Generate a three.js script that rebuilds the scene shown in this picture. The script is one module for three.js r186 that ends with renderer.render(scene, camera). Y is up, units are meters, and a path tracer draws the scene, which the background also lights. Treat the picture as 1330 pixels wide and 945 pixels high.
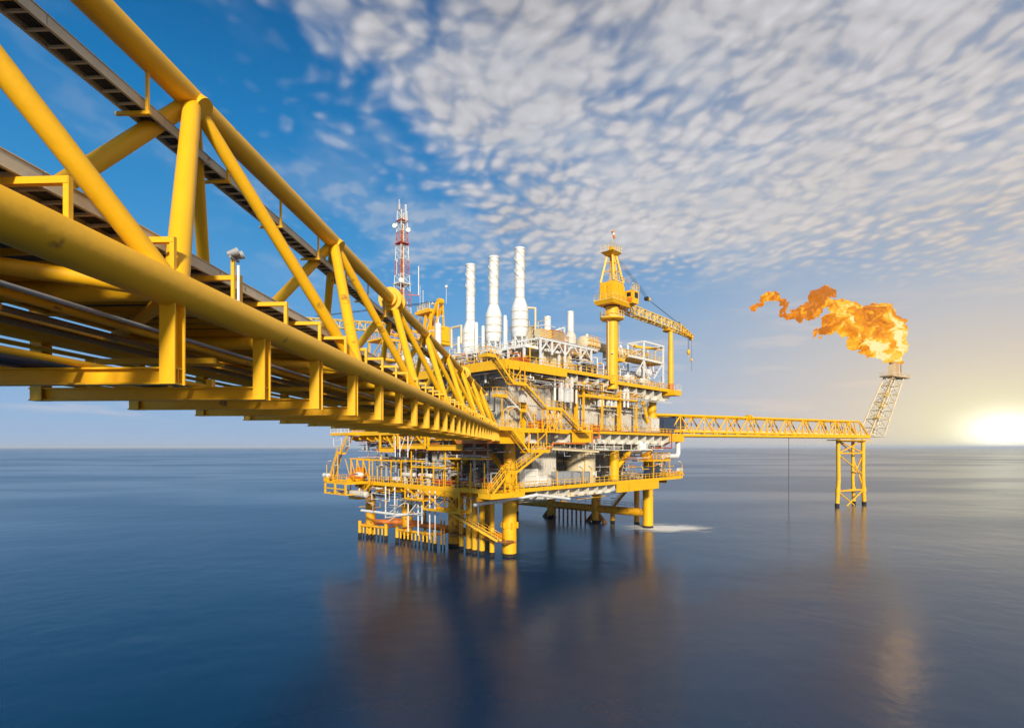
import * as THREE from 'three';
import { MarchingCubes } from 'three/addons/objects/MarchingCubes.js';

// ------------------------------------------------------------------ camera, renderer, sun, sky
const scene = new THREE.Scene();
const camera = new THREE.PerspectiveCamera(66.27, 1330 / 945, 0.3, 90000);
camera.position.set(0, 18, 0);
camera.lookAt(0, 18, -100);
camera.setViewOffset(1330, 945, 0, -108.5, 1330, 945);   // a shift lens: level camera, horizon low in the frame
const renderer = new THREE.WebGLRenderer({ antialias: true });
renderer.toneMapping = THREE.LinearToneMapping;
renderer.toneMappingExposure = 1.0;
renderer.shadowMap.enabled = true;

const sun = new THREE.DirectionalLight(new THREE.Color().setRGB(1, 0.92, 0.78), 5.0);
const SUN_DIR = new THREE.Vector3(0.10, 0.40, 0.90).normalize();
sun.target.position.set(0, 15, -90);
sun.position.copy(sun.target.position).addScaledVector(SUN_DIR, 260);
sun.castShadow = true; sun.shadow.radius = 12;
sun.shadow.mapSize.set(4096, 4096);
Object.assign(sun.shadow.camera, { left: -160, right: 160, top: 120, bottom: -120, near: 10, far: 600 });
scene.add(sun, sun.target);

// ------------------------------------------------------------------ noise
function rng(seed) { let s = seed >>> 0; return () => { s = (s + 0x6D2B79F5) >>> 0; let t = s; t = Math.imul(t ^ (t >>> 15), t | 1); t ^= t + Math.imul(t ^ (t >>> 7), t | 61); return ((t ^ (t >>> 14)) >>> 0) / 4294967296; }; }
const TAB = new Float32Array(4096); { const r = rng(7); for (let i = 0; i < 4096; i++) TAB[i] = r(); }
const hash = (x, y) => TAB[(Math.imul(x, 374761393) + Math.imul(y, 668265263) ^ Math.imul(x ^ (y << 3), 1274126177) >>> 11) & 4095];
function vn(x, y, per = 0) {            // value noise; per > 0 makes it tile
  let xi = Math.floor(x), yi = Math.floor(y); const fx = x - xi, fy = y - yi;
  const u = fx * fx * fx * (fx * (fx * 6 - 15) + 10), v = fy * fy * fy * (fy * (fy * 6 - 15) + 10);
  let x1 = xi + 1, y1 = yi + 1;
  if (per) { xi = ((xi % per) + per) % per; yi = ((yi % per) + per) % per; x1 = ((x1 % per) + per) % per; y1 = ((y1 % per) + per) % per; }
  const a = hash(xi, yi), b = hash(x1, yi), c = hash(xi, y1), d = hash(x1, y1);
  return a + (b - a) * u + (c - a) * v + (a - b - c + d) * u * v;
}
function fbm(x, y, o, per = 0) { let s = 0, a = 0.5, n = 0; for (let i = 0; i < o; i++) { s += a * vn(x + i * 17, y + i * 31, per); n += a; x *= 2; y *= 2; per *= 2; a *= 0.5; } return s / n; }
function puff(x, y) {                       // soft distance to the nearest cell point
  const xi = Math.floor(x), yi = Math.floor(y); let s = 0;
  for (let j = -1; j < 2; j++) for (let i = -1; i < 2; i++) { const cx = xi + i, cy = yi + j, dx = cx + 0.15 + 0.7 * hash(cx, cy) - x, dy = cy + 0.15 + 0.7 * hash(cx + 71, cy - 37) - y; s += Math.exp(-9 * (dx * dx + dy * dy)); }
  return Math.max(0, 1 - s);
}
const sm = (a, b, x) => { x = Math.min(1, Math.max(0, (x - a) / (b - a))); return x * x * (3 - 2 * x); };
const mix = (a, b, t) => a + (b - a) * t;

// ------------------------------------------------------------------ sky: clear blue with a broken sheet of altocumulus, low hazy sun glow
const GLOW = new THREE.Vector3(642 / 724, 21 / 724, -1).normalize();
{
  const W = 4096, H = 2048, data = new Float32Array(W * H * 4);
  const stops = [[0, 0.36, 0.48, 0.66], [4, 0.28, 0.455, 0.70], [8, 0.19, 0.41, 0.70], [14, 0.095, 0.345, 0.68], [20, 0.045, 0.28, 0.61], [28, 0.015, 0.20, 0.50], [38, 0.004, 0.105, 0.31], [50, 0.002, 0.062, 0.21], [90, 0.002, 0.045, 0.16]];
  for (let j = 0; j < H; j++) {
    const el = ((j + 0.5) / H - 0.5) * Math.PI, y = Math.sin(el), c = Math.cos(el), deg = Math.max(0, el * 180 / Math.PI);
    let k = 0; while (k < stops.length - 2 && deg > stops[k + 1][0]) k++;
    const A = stops[k], B = stops[k + 1], t = Math.min(1, (deg - A[0]) / (B[0] - A[0]));
    const br = mix(A[1], B[1], t), bg = mix(A[2], B[2], t), bb = mix(A[3], B[3], t);
    for (let i = 0; i < W; i++) {
      const az = ((i + 0.5) / W - 0.5) * 2 * Math.PI, x = c * Math.cos(az), z = c * Math.sin(az);
      let r = br, g = bg, b = bb;
      if (deg > 1.5) {
        const q = 1 / (y + 0.015), qx = x * q, qy = -z * q;
        const wob = fbm(qx * 0.9 + 9, qy * 0.9 + 4, 3) - 0.5, wob2 = fbm(qx * 2.6 + 39, qy * 2.6 + 14, 3) - 0.5;
        // one big sheet of puffs that thins out along its left border and ends far out
        const sheet = sm(-1.0, 0.25, qx + 0.9 * wob + 0.9 * wob2 + 0.06 * qy) * (1 - sm(2.3, 3.9, qy + 1.2 * wob + 0.9 * wob2 + 0.12 * Math.abs(qx - 0.9)));
        const cover = Math.min(1, sheet * (1.0 + 0.5 * wob2));
        if (cover > 0.01) {
          const wx = fbm(qx * 4.1 + 5, qy * 4.1, 3) - 0.5, wy = fbm(qx * 4.1, qy * 4.1 + 8, 3) - 0.5;
          const ux = qx * 0.92 + qy * 0.20 + wx * 0.10, uy = qy * 0.95 - qx * 0.16 + wy * 0.10;
          const c1 = 1 - puff(ux * 13.4, uy * 10.0), c2 = 1 - puff(ux * 26 + 7, uy * 20 + 3), n0 = fbm(ux * 2.2 + 50, uy * 2.2, 3), fine = fbm(ux * 40, uy * 34, 3);
          const body = 0.54 * c1 + 0.14 * c2 + 0.20 * fine + 0.34 * (n0 - 0.5);
          const dens = sm(0.42 - 0.80 * cover, 1.22 - 0.66 * cover, body);
          const a = Math.min(0.95, dens * (0.06 + 1.05 * Math.pow(cover, 0.8)));
          const sh = 0.55 + 0.12 * (c1 - 0.35) + 0.06 * (c2 - 0.4) + 0.10 * (fine - 0.5) + 0.22 * (n0 - 0.5) - 0.16 * sm(26, 46, deg);
          r = mix(r, sh * 1.02, a); g = mix(g, sh * 1.01, a); b = mix(b, sh * 1.06, a);
        }
        // a thin rippled veil reaching past the border of the sheet
        const vq = sm(-1.7, -0.4, qx + 1.0 * wob) * (1 - sm(2.6, 4.6, Math.abs(qy) + wob));
        if (vq > 0.01) { const vl = vq * sm(0.42, 0.74, fbm(qx * 2.4 + 70, qy * 1.9 + 11, 4)) * (0.30 + 0.55 * sm(0.35, 0.7, fbm(qx * 13 + 2, qy * 10 + qx * 3, 3))) * 0.8; r = mix(r, 0.52, vl); g = mix(g, 0.56, vl); b = mix(b, 0.63, vl); }
        // thin high streaks near the horizon
        const st = sm(0.56, 0.80, fbm(az * 9 + 3, deg * 1.3 + az * 4, 4)) * sm(1.5, 3, deg) * (1 - sm(9, 15, deg)) * 0.35;
        r = mix(r, 0.66, st); g = mix(g, 0.62, st); b = mix(b, 0.66, st);
      }
      if (deg < 60) {
        const dot = Math.min(1, Math.max(-1, x * GLOW.x + y * GLOW.y + z * GLOW.z)), ang = Math.acos(dot);
        const dy = (el - Math.asin(GLOW.y)), da = Math.sqrt(Math.max(0, ang * ang - dy * dy));
        const e = Math.sqrt(da * da * 0.55 + dy * dy * 1.5);
        const w = Math.exp(-Math.pow(Math.sqrt(da * da * 0.85 + dy * dy * 2.0) / 0.40, 1.5));
        r = mix(r, 0.92, w * 0.86); g = mix(g, 0.69, w * 0.86); b = mix(b, 0.43, w * 0.86);
        const core = Math.exp(-Math.pow(e / 0.030, 2)), halo = Math.exp(-Math.pow(e / 0.088, 1.8));
        r += halo * 0.14 + core * 1.0; g += halo * 0.24 + core * 1.0; b += halo * 0.07 + core * 1.0;
      }
      const o = (j * W + i) * 4; data[o] = r; data[o + 1] = g; data[o + 2] = b; data[o + 3] = 1;
    }
  }
  const tex = new THREE.DataTexture(data, W, H, THREE.RGBAFormat, THREE.FloatType);
  tex.mapping = THREE.EquirectangularReflectionMapping; tex.magFilter = THREE.LinearFilter; tex.minFilter = THREE.LinearFilter; tex.needsUpdate = true;
  scene.background = tex; scene.environment = tex;
  scene.fog = new THREE.FogExp2(new THREE.Color().setRGB(0.80, 0.86, 0.95), 0.00006);
}

// ------------------------------------------------------------------ materials
function bytes(size, f, srgb) {
  const d = new Uint8Array(size * size * 4);
  for (let j = 0; j < size; j++) for (let i = 0; i < size; i++) { const c = f(i / size, j / size), o = (j * size + i) * 4; for (let k = 0; k < 3; k++) { let v = Math.max(0, Math.min(1, c[k] ?? c[0])); if (srgb) v = v <= 0.0031308 ? v * 12.92 : 1.055 * Math.pow(v, 1 / 2.4) - 0.055; d[o + k] = Math.round(v * 255); } d[o + 3] = 255; }
  const t = new THREE.DataTexture(d, size, size); t.wrapS = t.wrapT = THREE.RepeatWrapping; t.magFilter = THREE.LinearFilter; t.minFilter = THREE.LinearFilter;
  if (srgb) t.colorSpace = THREE.SRGBColorSpace; t.needsUpdate = true; return t;
}
const bumpTex = bytes(256, (u, v) => [fbm(u * 24, v * 24, 4, 24)]); bumpTex.repeat.set(0.35, 0.35);
// weathered paint: base colour, mottling, rust blooms with an outline of their own, grime specks
function paint(base, { vary = 0.10, rust = 0, rough = 0.5, tile = 6, metal = 0, grime = 0.10, bump = 0.004, seed = 0 } = {}) {
  const map = bytes(512, (u, v) => {
    const m = 1 + vary * 2 * (fbm(u * 6 + seed, v * 6, 5, 6) - 0.5) - grime * sm(0.60, 0.78, fbm(u * 22 + 7, v * 9 + seed, 4, 0) * 0.6 + 0.4 * fbm(u * 5 + 3, v * 5 + seed, 3, 5));
    const rr = rust ? sm(0.80 - 0.22 * rust, 0.88 - 0.22 * rust, fbm(u * 9 + 31 + seed, v * 9 + 5, 6, 9)) : 0;
    const dr = rr * (0.5 + 0.5 * vn(u * 90, v * 90, 90));
    return [mix(base[0] * m, 0.20, dr), mix(base[1] * m, 0.075, dr), mix(base[2] * m, 0.025, dr)];
  }, true);
  map.repeat.set(1 / tile, 1 / tile);
  const mat = new THREE.MeshStandardMaterial({ map, roughness: rough, metalness: metal });
  if (bump) { mat.bumpMap = bumpTex; mat.bumpScale = bump; }
  return mat;
}
const M = {
  yellow: paint([0.88, 0.455, 0.003], { rust: 0.05, rough: 0.5, vary: 0.07, grime: 0.05 }),
  yellowOld: paint([0.78, 0.37, 0.006], { rust: 0.55, rough: 0.55, vary: 0.16, seed: 3 }),
  yellowPale: paint([0.86, 0.58, 0.12], { rust: 0.15, rough: 0.5, seed: 5 }),
  orange: paint([0.62, 0.17, 0.02], { rust: 0.3, rough: 0.5, seed: 8 }),
  red: paint([0.45, 0.045, 0.02], { rust: 0.2, rough: 0.5, seed: 9 }),
  mastRed: paint([0.50, 0.11, 0.03], { rust: 0.3, rough: 0.6, seed: 10 }),
  rust: paint([0.34, 0.14, 0.035], { rust: 0.8, rough: 0.8, vary: 0.25, seed: 11 }),
  white: paint([0.74, 0.73, 0.69], { rust: 0.06, rough: 0.5, vary: 0.05, seed: 13, grime: 0.08 }),
  whiteOld: paint([0.70, 0.65, 0.55], { rust: 0.22, rough: 0.6, vary: 0.09, seed: 15 }),
  cream: paint([0.66, 0.54, 0.34], { rust: 0.1, rough: 0.6, vary: 0.07, seed: 17 }),
  tan: paint([0.42, 0.27, 0.13], { rust: 0.2, rough: 0.7, vary: 0.12, seed: 19 }),
  panel: paint([0.60, 0.55, 0.46], { rust: 0.12, rough: 0.6, vary: 0.10, seed: 21, grime: 0.18 }),
  panelDark: paint([0.40, 0.38, 0.36], { rust: 0.15, rough: 0.6, vary: 0.12, seed: 23, grime: 0.2 }),
  grey: paint([0.30, 0.31, 0.32], { rust: 0.1, rough: 0.55, vary: 0.10, seed: 25 }),
  steel: paint([0.10, 0.10, 0.10], { rust: 0.3, rough: 0.6, vary: 0.2, seed: 27 }),
  dark: paint([0.035, 0.035, 0.04], { rust: 0.15, rough: 0.6, vary: 0.2, seed: 29 }),
  navy: paint([0.035, 0.06, 0.11], { rust: 0.04, rough: 0.45, vary: 0.1, seed: 31 }),
  tray: paint([0.56, 0.48, 0.34], { rust: 0.1, rough: 0.5, vary: 0.12, seed: 33, tile: 3 }),
  grating: paint([0.10, 0.10, 0.095], { rust: 0.25, rough: 0.7, vary: 0.25, seed: 35, tile: 2 }),
  growth: paint([0.022, 0.018, 0.012], { rust: 0.35, rough: 0.85, vary: 0.4, seed: 37, tile: 1.5, bump: 0.05 }),
  rope: new THREE.MeshStandardMaterial({ color: new THREE.Color().setRGB(0.05, 0.055, 0.065), roughness: 0.7 }),
  lens: new THREE.MeshStandardMaterial({ color: new THREE.Color().setRGB(0.72, 0.72, 0.66), roughness: 0.25 }),
  pane: new THREE.MeshStandardMaterial({ color: new THREE.Color().setRGB(0.012, 0.018, 0.025), roughness: 0.08 }),
};

// ------------------------------------------------------------------ geometry builder
const V = (p) => new THREE.Vector3(p[0], p[1], p[2]);
class GB {
  constructor() { this.p = []; this.n = []; this.t = []; this.i = []; }
  v(x, y, z, nx, ny, nz, u, w) { this.p.push(x, y, z); this.n.push(nx, ny, nz); this.t.push(u, w); return this.p.length / 3 - 1; }
  quad(a, b, c, d, nrm) {          // a b c d counter-clockwise
    const e = V(b).sub(V(a)), f = V(d).sub(V(a)); const n = nrm ? V(nrm) : e.clone().cross(V(c).sub(V(a))).normalize();
    const ex = e.length(), fy = f.length(), k = Math.abs(a[0] * 0.37 + a[1] * 0.71 + a[2] * 0.53) % 5;
    const q = [[a, 0, 0], [b, ex, 0], [c, ex, fy], [d, 0, fy]].map(([s, u, w]) => this.v(s[0], s[1], s[2], n.x, n.y, n.z, u + k, w + k * 1.7));
    this.i.push(q[0], q[1], q[2], q[0], q[2], q[3]); return this;
  }
  hex(c) {                          // eight corners: bottom 0-3, top 4-7, both counter-clockwise from above
    this.quad(c[4], c[5], c[6], c[7]); this.quad(c[3], c[2], c[1], c[0]);
    for (let k = 0; k < 4; k++) { const m = (k + 1) % 4; this.quad(c[k], c[m], c[m + 4], c[k + 4]); } return this;
  }
  box(x0, x1, y0, y1, z0, z1) { if (x0 > x1) [x0, x1] = [x1, x0]; if (y0 > y1) [y0, y1] = [y1, y0]; if (z0 > z1) [z0, z1] = [z1, z0]; return this.hex([[x0, y0, z1], [x1, y0, z1], [x1, y0, z0], [x0, y0, z0], [x0, y1, z1], [x1, y1, z1], [x1, y1, z0], [x0, y1, z0]]); }
  beam(a, b, w, h, upv = [0, 1, 0]) {   // rectangular bar from a to b
    const A = V(a), B = V(b), d = B.clone().sub(A).normalize(); let up = V(upv); if (Math.abs(d.dot(up)) > 0.98) up = new THREE.Vector3(1, 0, 0);
    const s = d.clone().cross(up).normalize().multiplyScalar(w / 2), t = s.clone().normalize().cross(d).normalize().multiplyScalar(h / 2);
    const P = (o, i, j) => { const q = o.clone().addScaledVector(s, i).addScaledVector(t, j); return [q.x, q.y, q.z]; };
    return this.hex([P(A, -1, -1), P(A, 1, -1), P(B, 1, -1), P(B, -1, -1), P(A, -1, 1), P(A, 1, 1), P(B, 1, 1), P(B, -1, 1)]);
  }
  ibeam(a, b, w, h, tf = 0.03, tw = 0.02, upv = [0, 1, 0]) {
    const A = V(a), B = V(b), d = B.clone().sub(A).normalize(); let up = V(upv); if (Math.abs(d.dot(up)) > 0.98) up = new THREE.Vector3(1, 0, 0);
    const s = d.clone().cross(up).normalize(), t = s.clone().cross(d).normalize();
    const off = (o, k) => { const q = o.clone().addScaledVector(t, k); return [q.x, q.y, q.z]; };
    const uu = [t.x, t.y, t.z];
    this.beam(off(A, (h - tf) / 2), off(B, (h - tf) / 2), w, tf, uu); this.beam(off(A, -(h - tf) / 2), off(B, -(h - tf) / 2), w, tf, uu);
    return this.beam(a, b, tw, h - 2 * tf, uu);
  }
  cyl(a, b, r, n = 10, r2 = r, caps = true) {
    const A = V(a), B = V(b), d = B.clone().sub(A), L = d.length(); if (L < 1e-6) return this; d.divideScalar(L);
    const up = Math.abs(d.y) > 0.9 ? new THREE.Vector3(1, 0, 0) : new THREE.Vector3(0, 1, 0);
    const s = d.clone().cross(up).normalize(), t = s.clone().cross(d).normalize(), base = this.p.length / 3, k0 = Math.abs(a[0] * 0.31 + a[2] * 0.77) % 5, sl = (r - r2) / L;
    for (let k = 0; k <= n; k++) {
      const q = k / n * 2 * Math.PI, cs = Math.cos(q), sn = Math.sin(q), nx = s.x * cs + t.x * sn, ny = s.y * cs + t.y * sn, nz = s.z * cs + t.z * sn;
      const N = new THREE.Vector3(nx + d.x * sl, ny + d.y * sl, nz + d.z * sl).normalize(), u = k / n * 2 * Math.PI * Math.max(r, r2) + k0;
      this.v(A.x + nx * r, A.y + ny * r, A.z + nz * r, N.x, N.y, N.z, u, k0); this.v(B.x + nx * r2, B.y + ny * r2, B.z + nz * r2, N.x, N.y, N.z, u, L + k0);
    }
    for (let k = 0; k < n; k++) { const o = base + k * 2; this.i.push(o, o + 1, o + 3, o, o + 3, o + 2); }
    if (caps) for (const [C, sg, rr] of [[A, -1, r], [B, 1, r2]]) {
      if (rr < 1e-4) continue;
      const c = this.v(C.x, C.y, C.z, d.x * sg, d.y * sg, d.z * sg, 0, 0), o = this.p.length / 3;
      for (let k = 0; k <= n; k++) { const q = k / n * 2 * Math.PI, cs = Math.cos(q) * rr, sn = Math.sin(q) * rr; this.v(C.x + s.x * cs + t.x * sn, C.y + s.y * cs + t.y * sn, C.z + s.z * cs + t.z * sn, d.x * sg, d.y * sg, d.z * sg, cs, sn); }
      for (let k = 0; k < n; k++) sg > 0 ? this.i.push(c, o + k + 1, o + k) : this.i.push(c, o + k, o + k + 1);
    }
    return this;
  }
  ball(c, r, n = 10, sy = 1, sx = 1, sz = 1) {
    const m = Math.max(4, n >> 1), base = this.p.length / 3;
    for (let j = 0; j <= m; j++) for (let k = 0; k <= n; k++) { const th = j / m * Math.PI, ph = k / n * 2 * Math.PI, x = Math.sin(th) * Math.cos(ph), y = Math.cos(th), z = Math.sin(th) * Math.sin(ph); const N = new THREE.Vector3(x / sx, y / sy, z / sz).normalize(); this.v(c[0] + x * r * sx, c[1] + y * r * sy, c[2] + z * r * sz, N.x, N.y, N.z, ph * r, th * r); }
    for (let j = 0; j < m; j++) for (let k = 0; k < n; k++) { const a = base + j * (n + 1) + k, b = a + n + 1; this.i.push(a, a + 1, b + 1, a, b + 1, b); }
    return this;
  }
  pipe(pts, r, n = 8) { for (let k = 0; k + 1 < pts.length; k++) { this.cyl(pts[k], pts[k + 1], r, n); if (k) this.ball(pts[k], r * 1.02, n); } return this; }
  lathe(c, prof, n = 16) {          // profile [[r, y], ...] from the bottom up
    const base = this.p.length / 3, P = [];
    for (let j = 0; j + 1 < prof.length; j++) this.cyl([c[0], c[1] + prof[j][1], c[2]], [c[0], c[1] + prof[j + 1][1], c[2]], prof[j][0], n, prof[j + 1][0], j === 0 || j + 2 === prof.length);
    return this;
  }
  geometry(o = [0, 0, 0]) {
    const g = new THREE.BufferGeometry(), p = new Float32Array(this.p);
    for (let k = 0; k < p.length; k += 3) { p[k] -= o[0]; p[k + 1] -= o[1]; p[k + 2] -= o[2]; }
    g.setAttribute('position', new THREE.BufferAttribute(p, 3)); g.setAttribute('normal', new THREE.BufferAttribute(new Float32Array(this.n), 3)); g.setAttribute('uv', new THREE.BufferAttribute(new Float32Array(this.t), 2));
    g.setIndex(this.i); return g;
  }
}
const G = () => new GB();

// ------------------------------------------------------------------ frames and things
// a frame turns its own axes (x along, y up, z to the right of x) into the world
function frame(origin, ux, uz) { const l = Math.hypot(ux, uz); const th = Math.atan2(-uz / l, ux / l); return { o: V(origin), th, X: new THREE.Vector3(Math.cos(th), 0, -Math.sin(th)), Z: new THREE.Vector3(Math.sin(th), 0, Math.cos(th)) }; }
const toWorld = (f, p) => f.o.clone().addScaledVector(f.X, p[0]).addScaledVector(f.Z, p[2]).add(new THREE.Vector3(0, p[1], 0));
const PF = frame([-0.4, 0, -92.4], 0.687, -0.726);       // production platform: +z is the face to the viewer's right, -x the face to the left
const BF = frame([0, 0, 0], 0.0483, -0.9988);            // access bridge
const FF = frame([29.1, 0, -125], 87.15, -56);           // flare bridge
// survey: where a line of sight measured on the photograph meets a real plane of a frame
function sight(f, px, py) { const d = new THREE.Vector3((px - 665) / 724, (581 - py) / 724, -1), c = camera.position.clone().sub(f.o); return { c: [c.dot(f.X), c.y, c.dot(f.Z)], d: [d.dot(f.X), d.y, d.dot(f.Z)] }; }
function onPlane(f, px, py, axis, val) { const { c, d } = sight(f, px, py), t = (val - c[axis]) / d[axis]; return [c[0] + d[0] * t, c[1] + d[1] * t, c[2] + d[2] * t]; }
const rz = (px, py, z) => onPlane(PF, px, py, 2, z), rx = (px, py, x) => onPlane(PF, px, py, 0, x), ry = (px, py, y) => onPlane(PF, px, py, 1, y);
const taken = {};
function numbered(n) { if (!(n in taken)) { taken[n] = 0; return n; } taken[n]++; return n + '_' + String(taken[n]).padStart(3, '0'); }
class Thing {
  constructor(f, name, label, category, base, group) {
    this.g = new THREE.Group(); this.g.name = numbered(name); this.b = base; this.f = f;
    this.g.position.copy(toWorld(f, base)); this.g.rotation.y = f.th;
    this.g.userData = { label, category, kind: 'thing' }; if (group) this.g.userData.group = group;
    scene.add(this.g);
  }
  add(name, gb, mat, parent) {
    const m = new THREE.Mesh(gb instanceof GB ? gb.geometry(this.b) : gb, mat); m.name = name; m.castShadow = m.receiveShadow = true;
    (parent || this.g).add(m); return m;
  }
  stuff(name, gb, mat, parent) { const m = this.add(name, gb, mat, parent); m.userData.kind = 'stuff'; return m; }
}
const lerp3 = (a, b, t) => [mix(a[0], b[0], t), mix(a[1], b[1], t), mix(a[2], b[2], t)];
const dist = (a, b) => Math.hypot(a[0] - b[0], a[1] - b[1], a[2] - b[2]);

// ------------------------------------------------------------------ sea
{
  const wave = bytes(1024, (u, v) => { const a = fbm(u * 16, v * 22, 3, 0 * 1) , t = fbm(u * 16, v * 16, 6, 16), b = fbm(u * 64 + 3, v * 64, 4, 64); return [0.80 * t + 0.20 * b]; });
  wave.repeat.set(1 / 110, 1 / 110);
  const slick = bytes(1024, (u, v) => { const n = fbm(u * 4, v * 14, 5, 0), m = fbm(u * 5 + 3, v * 5, 5, 5); return [0, 0.70 + 0.30 * sm(0.30, 0.72, m), 0]; });
  slick.repeat.set(1 / 700, 1 / 260);
  const mat = new THREE.MeshPhysicalMaterial({ color: new THREE.Color().setRGB(0.0001, 0.026, 0.072), roughness: 0.24, roughnessMap: slick, ior: 1.33, bumpMap: wave, bumpScale: 0.10 });
  const S = 40000, g = new THREE.PlaneGeometry(2 * S, 2 * S, 1, 1); g.rotateX(-Math.PI / 2);
  const uv = g.attributes.uv, p = g.attributes.position; for (let k = 0; k < uv.count; k++) uv.setXY(k, p.getX(k), p.getZ(k));
  const sea = new THREE.Mesh(g, mat); sea.name = 'sea'; sea.userData = { kind: 'structure', label: 'smooth dark blue open sea reaching to the horizon', category: 'sea' }; sea.receiveShadow = true; scene.add(sea);
}

// ------------------------------------------------------------------ access bridge: a three-chord tubular truss that lands on the platform's corner
{
  const T = new Thing(BF, 'access_bridge', 'huge yellow tubular truss bridge running from the upper left to the platform', 'bridge', [-13, 19, -8.5]);
  const yb = 20.6, yt = 26.35, zn = -6.0, zf = -11.0, zt = -8.35, s0 = -13, sn = 83.2, sf = 87;
  T.add('top_chord', G().cyl([s0, yt, zt], [84.5, yt, zt], 0.29, 28), M.yellow);
  T.add('bottom_chord', G().cyl([s0, yb, zn], [sn, yb, zn], 0.30, 28), M.yellow);
  T.add('bottom_chord', G().cyl([s0, yb, zf], [sf, yb, zf], 0.30, 24), M.yellow);
  const bays = [];
  for (let k = -2; k <= 8; k++) bays.push(8.93 + 9.25 * k);
  for (const b of bays) {
    for (const [z, r] of [[zn, 0.195], [zf, 0.19]]) {
      if (b + 4.12 < 84) T.add('diagonal', G().cyl([b, yb, z], [b + 4.12, yt, zt], r, 20), M.yellow);
      if (b + 9.25 < 84 ) T.add('diagonal', G().cyl([b + 4.12, yt, zt], [b + 9.25, yb, z], r * 0.86, 20), M.yellow);
    }
    for (const o of [0, 4.62]) {
      T.add('cross_tube', G().cyl([b + o, yb, zn], [b + o, yb, zf], 0.17, 16), M.yellow);
      const bz = o ? [zf, zn] : [zn, zf];
      if (b + o + 4.62 < 84) T.add('plan_brace', G().cyl([b + o, yb - 0.04, bz[0]], [b + o + 4.62, yb - 0.04, bz[1]], 0.12, 14), M.yellow);
    }
    if (b > 0) T.add('node_stub', G().cyl([b + 4.12, yt, zt], [b + 4.12, yt - 0.2, zt + 0.3], 0.26, 14), M.yellow);
  }
  // flanged splices of the top chord
  for (const s of [31.4, 62.2]) for (const o of [-0.42, 0.42]) {
    const fl = T.add('flange', G().cyl([s + o - 0.09, yt, zt], [s + o + 0.09, yt, zt], 0.66, 28), M.yellow);
    T.add('hub', G().cyl([s + o - 0.34, yt, zt], [s + o + 0.34, yt, zt], 0.44, 24), M.yellow, fl);
  }
  // hangers and the lower cross beams that carry the pipes
  for (let k = -5; k <= 26; k++) {
    const s = 8.85 + 2.95 * k; if (s > 83) break; if (k === -1) continue;
    T.add('hanger', G().ibeam([s, 19.03, zn], [s, yb - 0.2, zn], 0.26, 0.28, 0.03, 0.025, [1, 0, 0]), M.yellow);
    T.add('hanger', G().ibeam([s, 19.03, zf], [s, yb - 0.2, zf], 0.26, 0.28, 0.03, 0.025, [1, 0, 0]), M.yellow);
    T.add('cross_beam', G().ibeam([s, 19.17, zn + 0.1], [s, 19.17, zf - 0.2], 0.20, 0.28, 0.028, 0.02), M.yellow);
    if (s < 50 && k % 2) T.stuff('pipe_clamps', G().box(s - 0.07, s + 0.07, 19.31, 19.62, -8.2, -8.05).box(s - 0.07, s + 0.07, 19.31, 19.5, -9.9, -9.75).box(s - 0.07, s + 0.07, 19.31, 19.48, -7.2, -7.08), M.yellow);
  }
  // close-set stiffeners of the landing end
  for (let s = 72.6; s < 83; s += 0.98) T.add('stiffener', G().box(s, s + 0.12, 19.02, 20.36, zn - 0.12, zn + 0.12), M.yellow);
  T.add('landing_girder', G().box(72.4, 83.1, 18.86, 19.02, zn - 0.28, zn + 0.22), M.yellow);
  // walkway: floor panels on stringers
  T.add('stringer', G().ibeam([s0, 20.92, -7.25], [84, 20.92, -7.25], 0.16, 0.22), M.yellow);
  T.add('stringer', G().ibeam([s0, 20.92, -10.3], [86, 20.92, -10.3], 0.16, 0.22), M.yellow);
  for (let s = s0; s < 84; s += 2.31) {
    T.add('floor_panel', G().box(s, s + 2.27, 21.03, 21.07, -10.36, -7.18), M.grating);
    const j = G(); for (let q = 0.3; q < 2.2; q += 0.57) j.box(s + q, s + q + 0.05, 20.93, 21.03, -10.2, -7.35); T.stuff('floor_ribs', j, M.yellow); T.add('floor_beam', G().ibeam([s + 1.1, 20.84, -6.3], [s + 1.1, 20.84, -10.7], 0.14, 0.16), M.yellow);
  }
  for (const z of [-7.3, -10.25]) { const r = G(); r.cyl([s0, 21.7, z], [84, 21.7, z], 0.03, 6).cyl([s0, 21.4, z], [84, 21.4, z], 0.025, 6); for (let s = s0; s < 84; s += 1.54) r.cyl([s, 21.07, z], [s, 21.7, z], 0.03, 6, 0.03, false); T.add('handrail', r, M.yellow); }
  // pipes and hoses slung under the walkway
  const lay = [[-6.7, 20.05, 0.035, M.grey], [-7.5, 19.37, 0.055, M.yellow], [-8.12, 19.39, 0.075, M.navy], [-8.30, 19.37, 0.06, M.dark], [-8.48, 19.38, 0.07, M.navy], [-8.66, 19.37, 0.05, M.grey], [-9.3, 19.37, 0.05, M.yellow], [-10.2, 19.38, 0.06, M.yellow], [-10.55, 20.1, 0.05, M.yellow], [-9.6, 20.3, 0.07, M.tan], [-8.0, 20.32, 0.07, M.yellow], [-9.0, 20.34, 0.06, M.tan]];
  for (const [z, y, r, m] of lay) T.add('pipe', G().cyl([s0, y, z], [84, y, z], r, 12), m);
  for (let s = 6; s < 60; s += 5.9) { T.add('bracket', G().beam([s, 19.9, -7.1], [s, 19.9, -9.8], 0.1, 0.12), M.yellow); T.add('bracket', G().beam([s + 1, 20.1, -10.9], [s + 1.9, 20.1, -8.0], 0.08, 0.1), M.yellow); }
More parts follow.
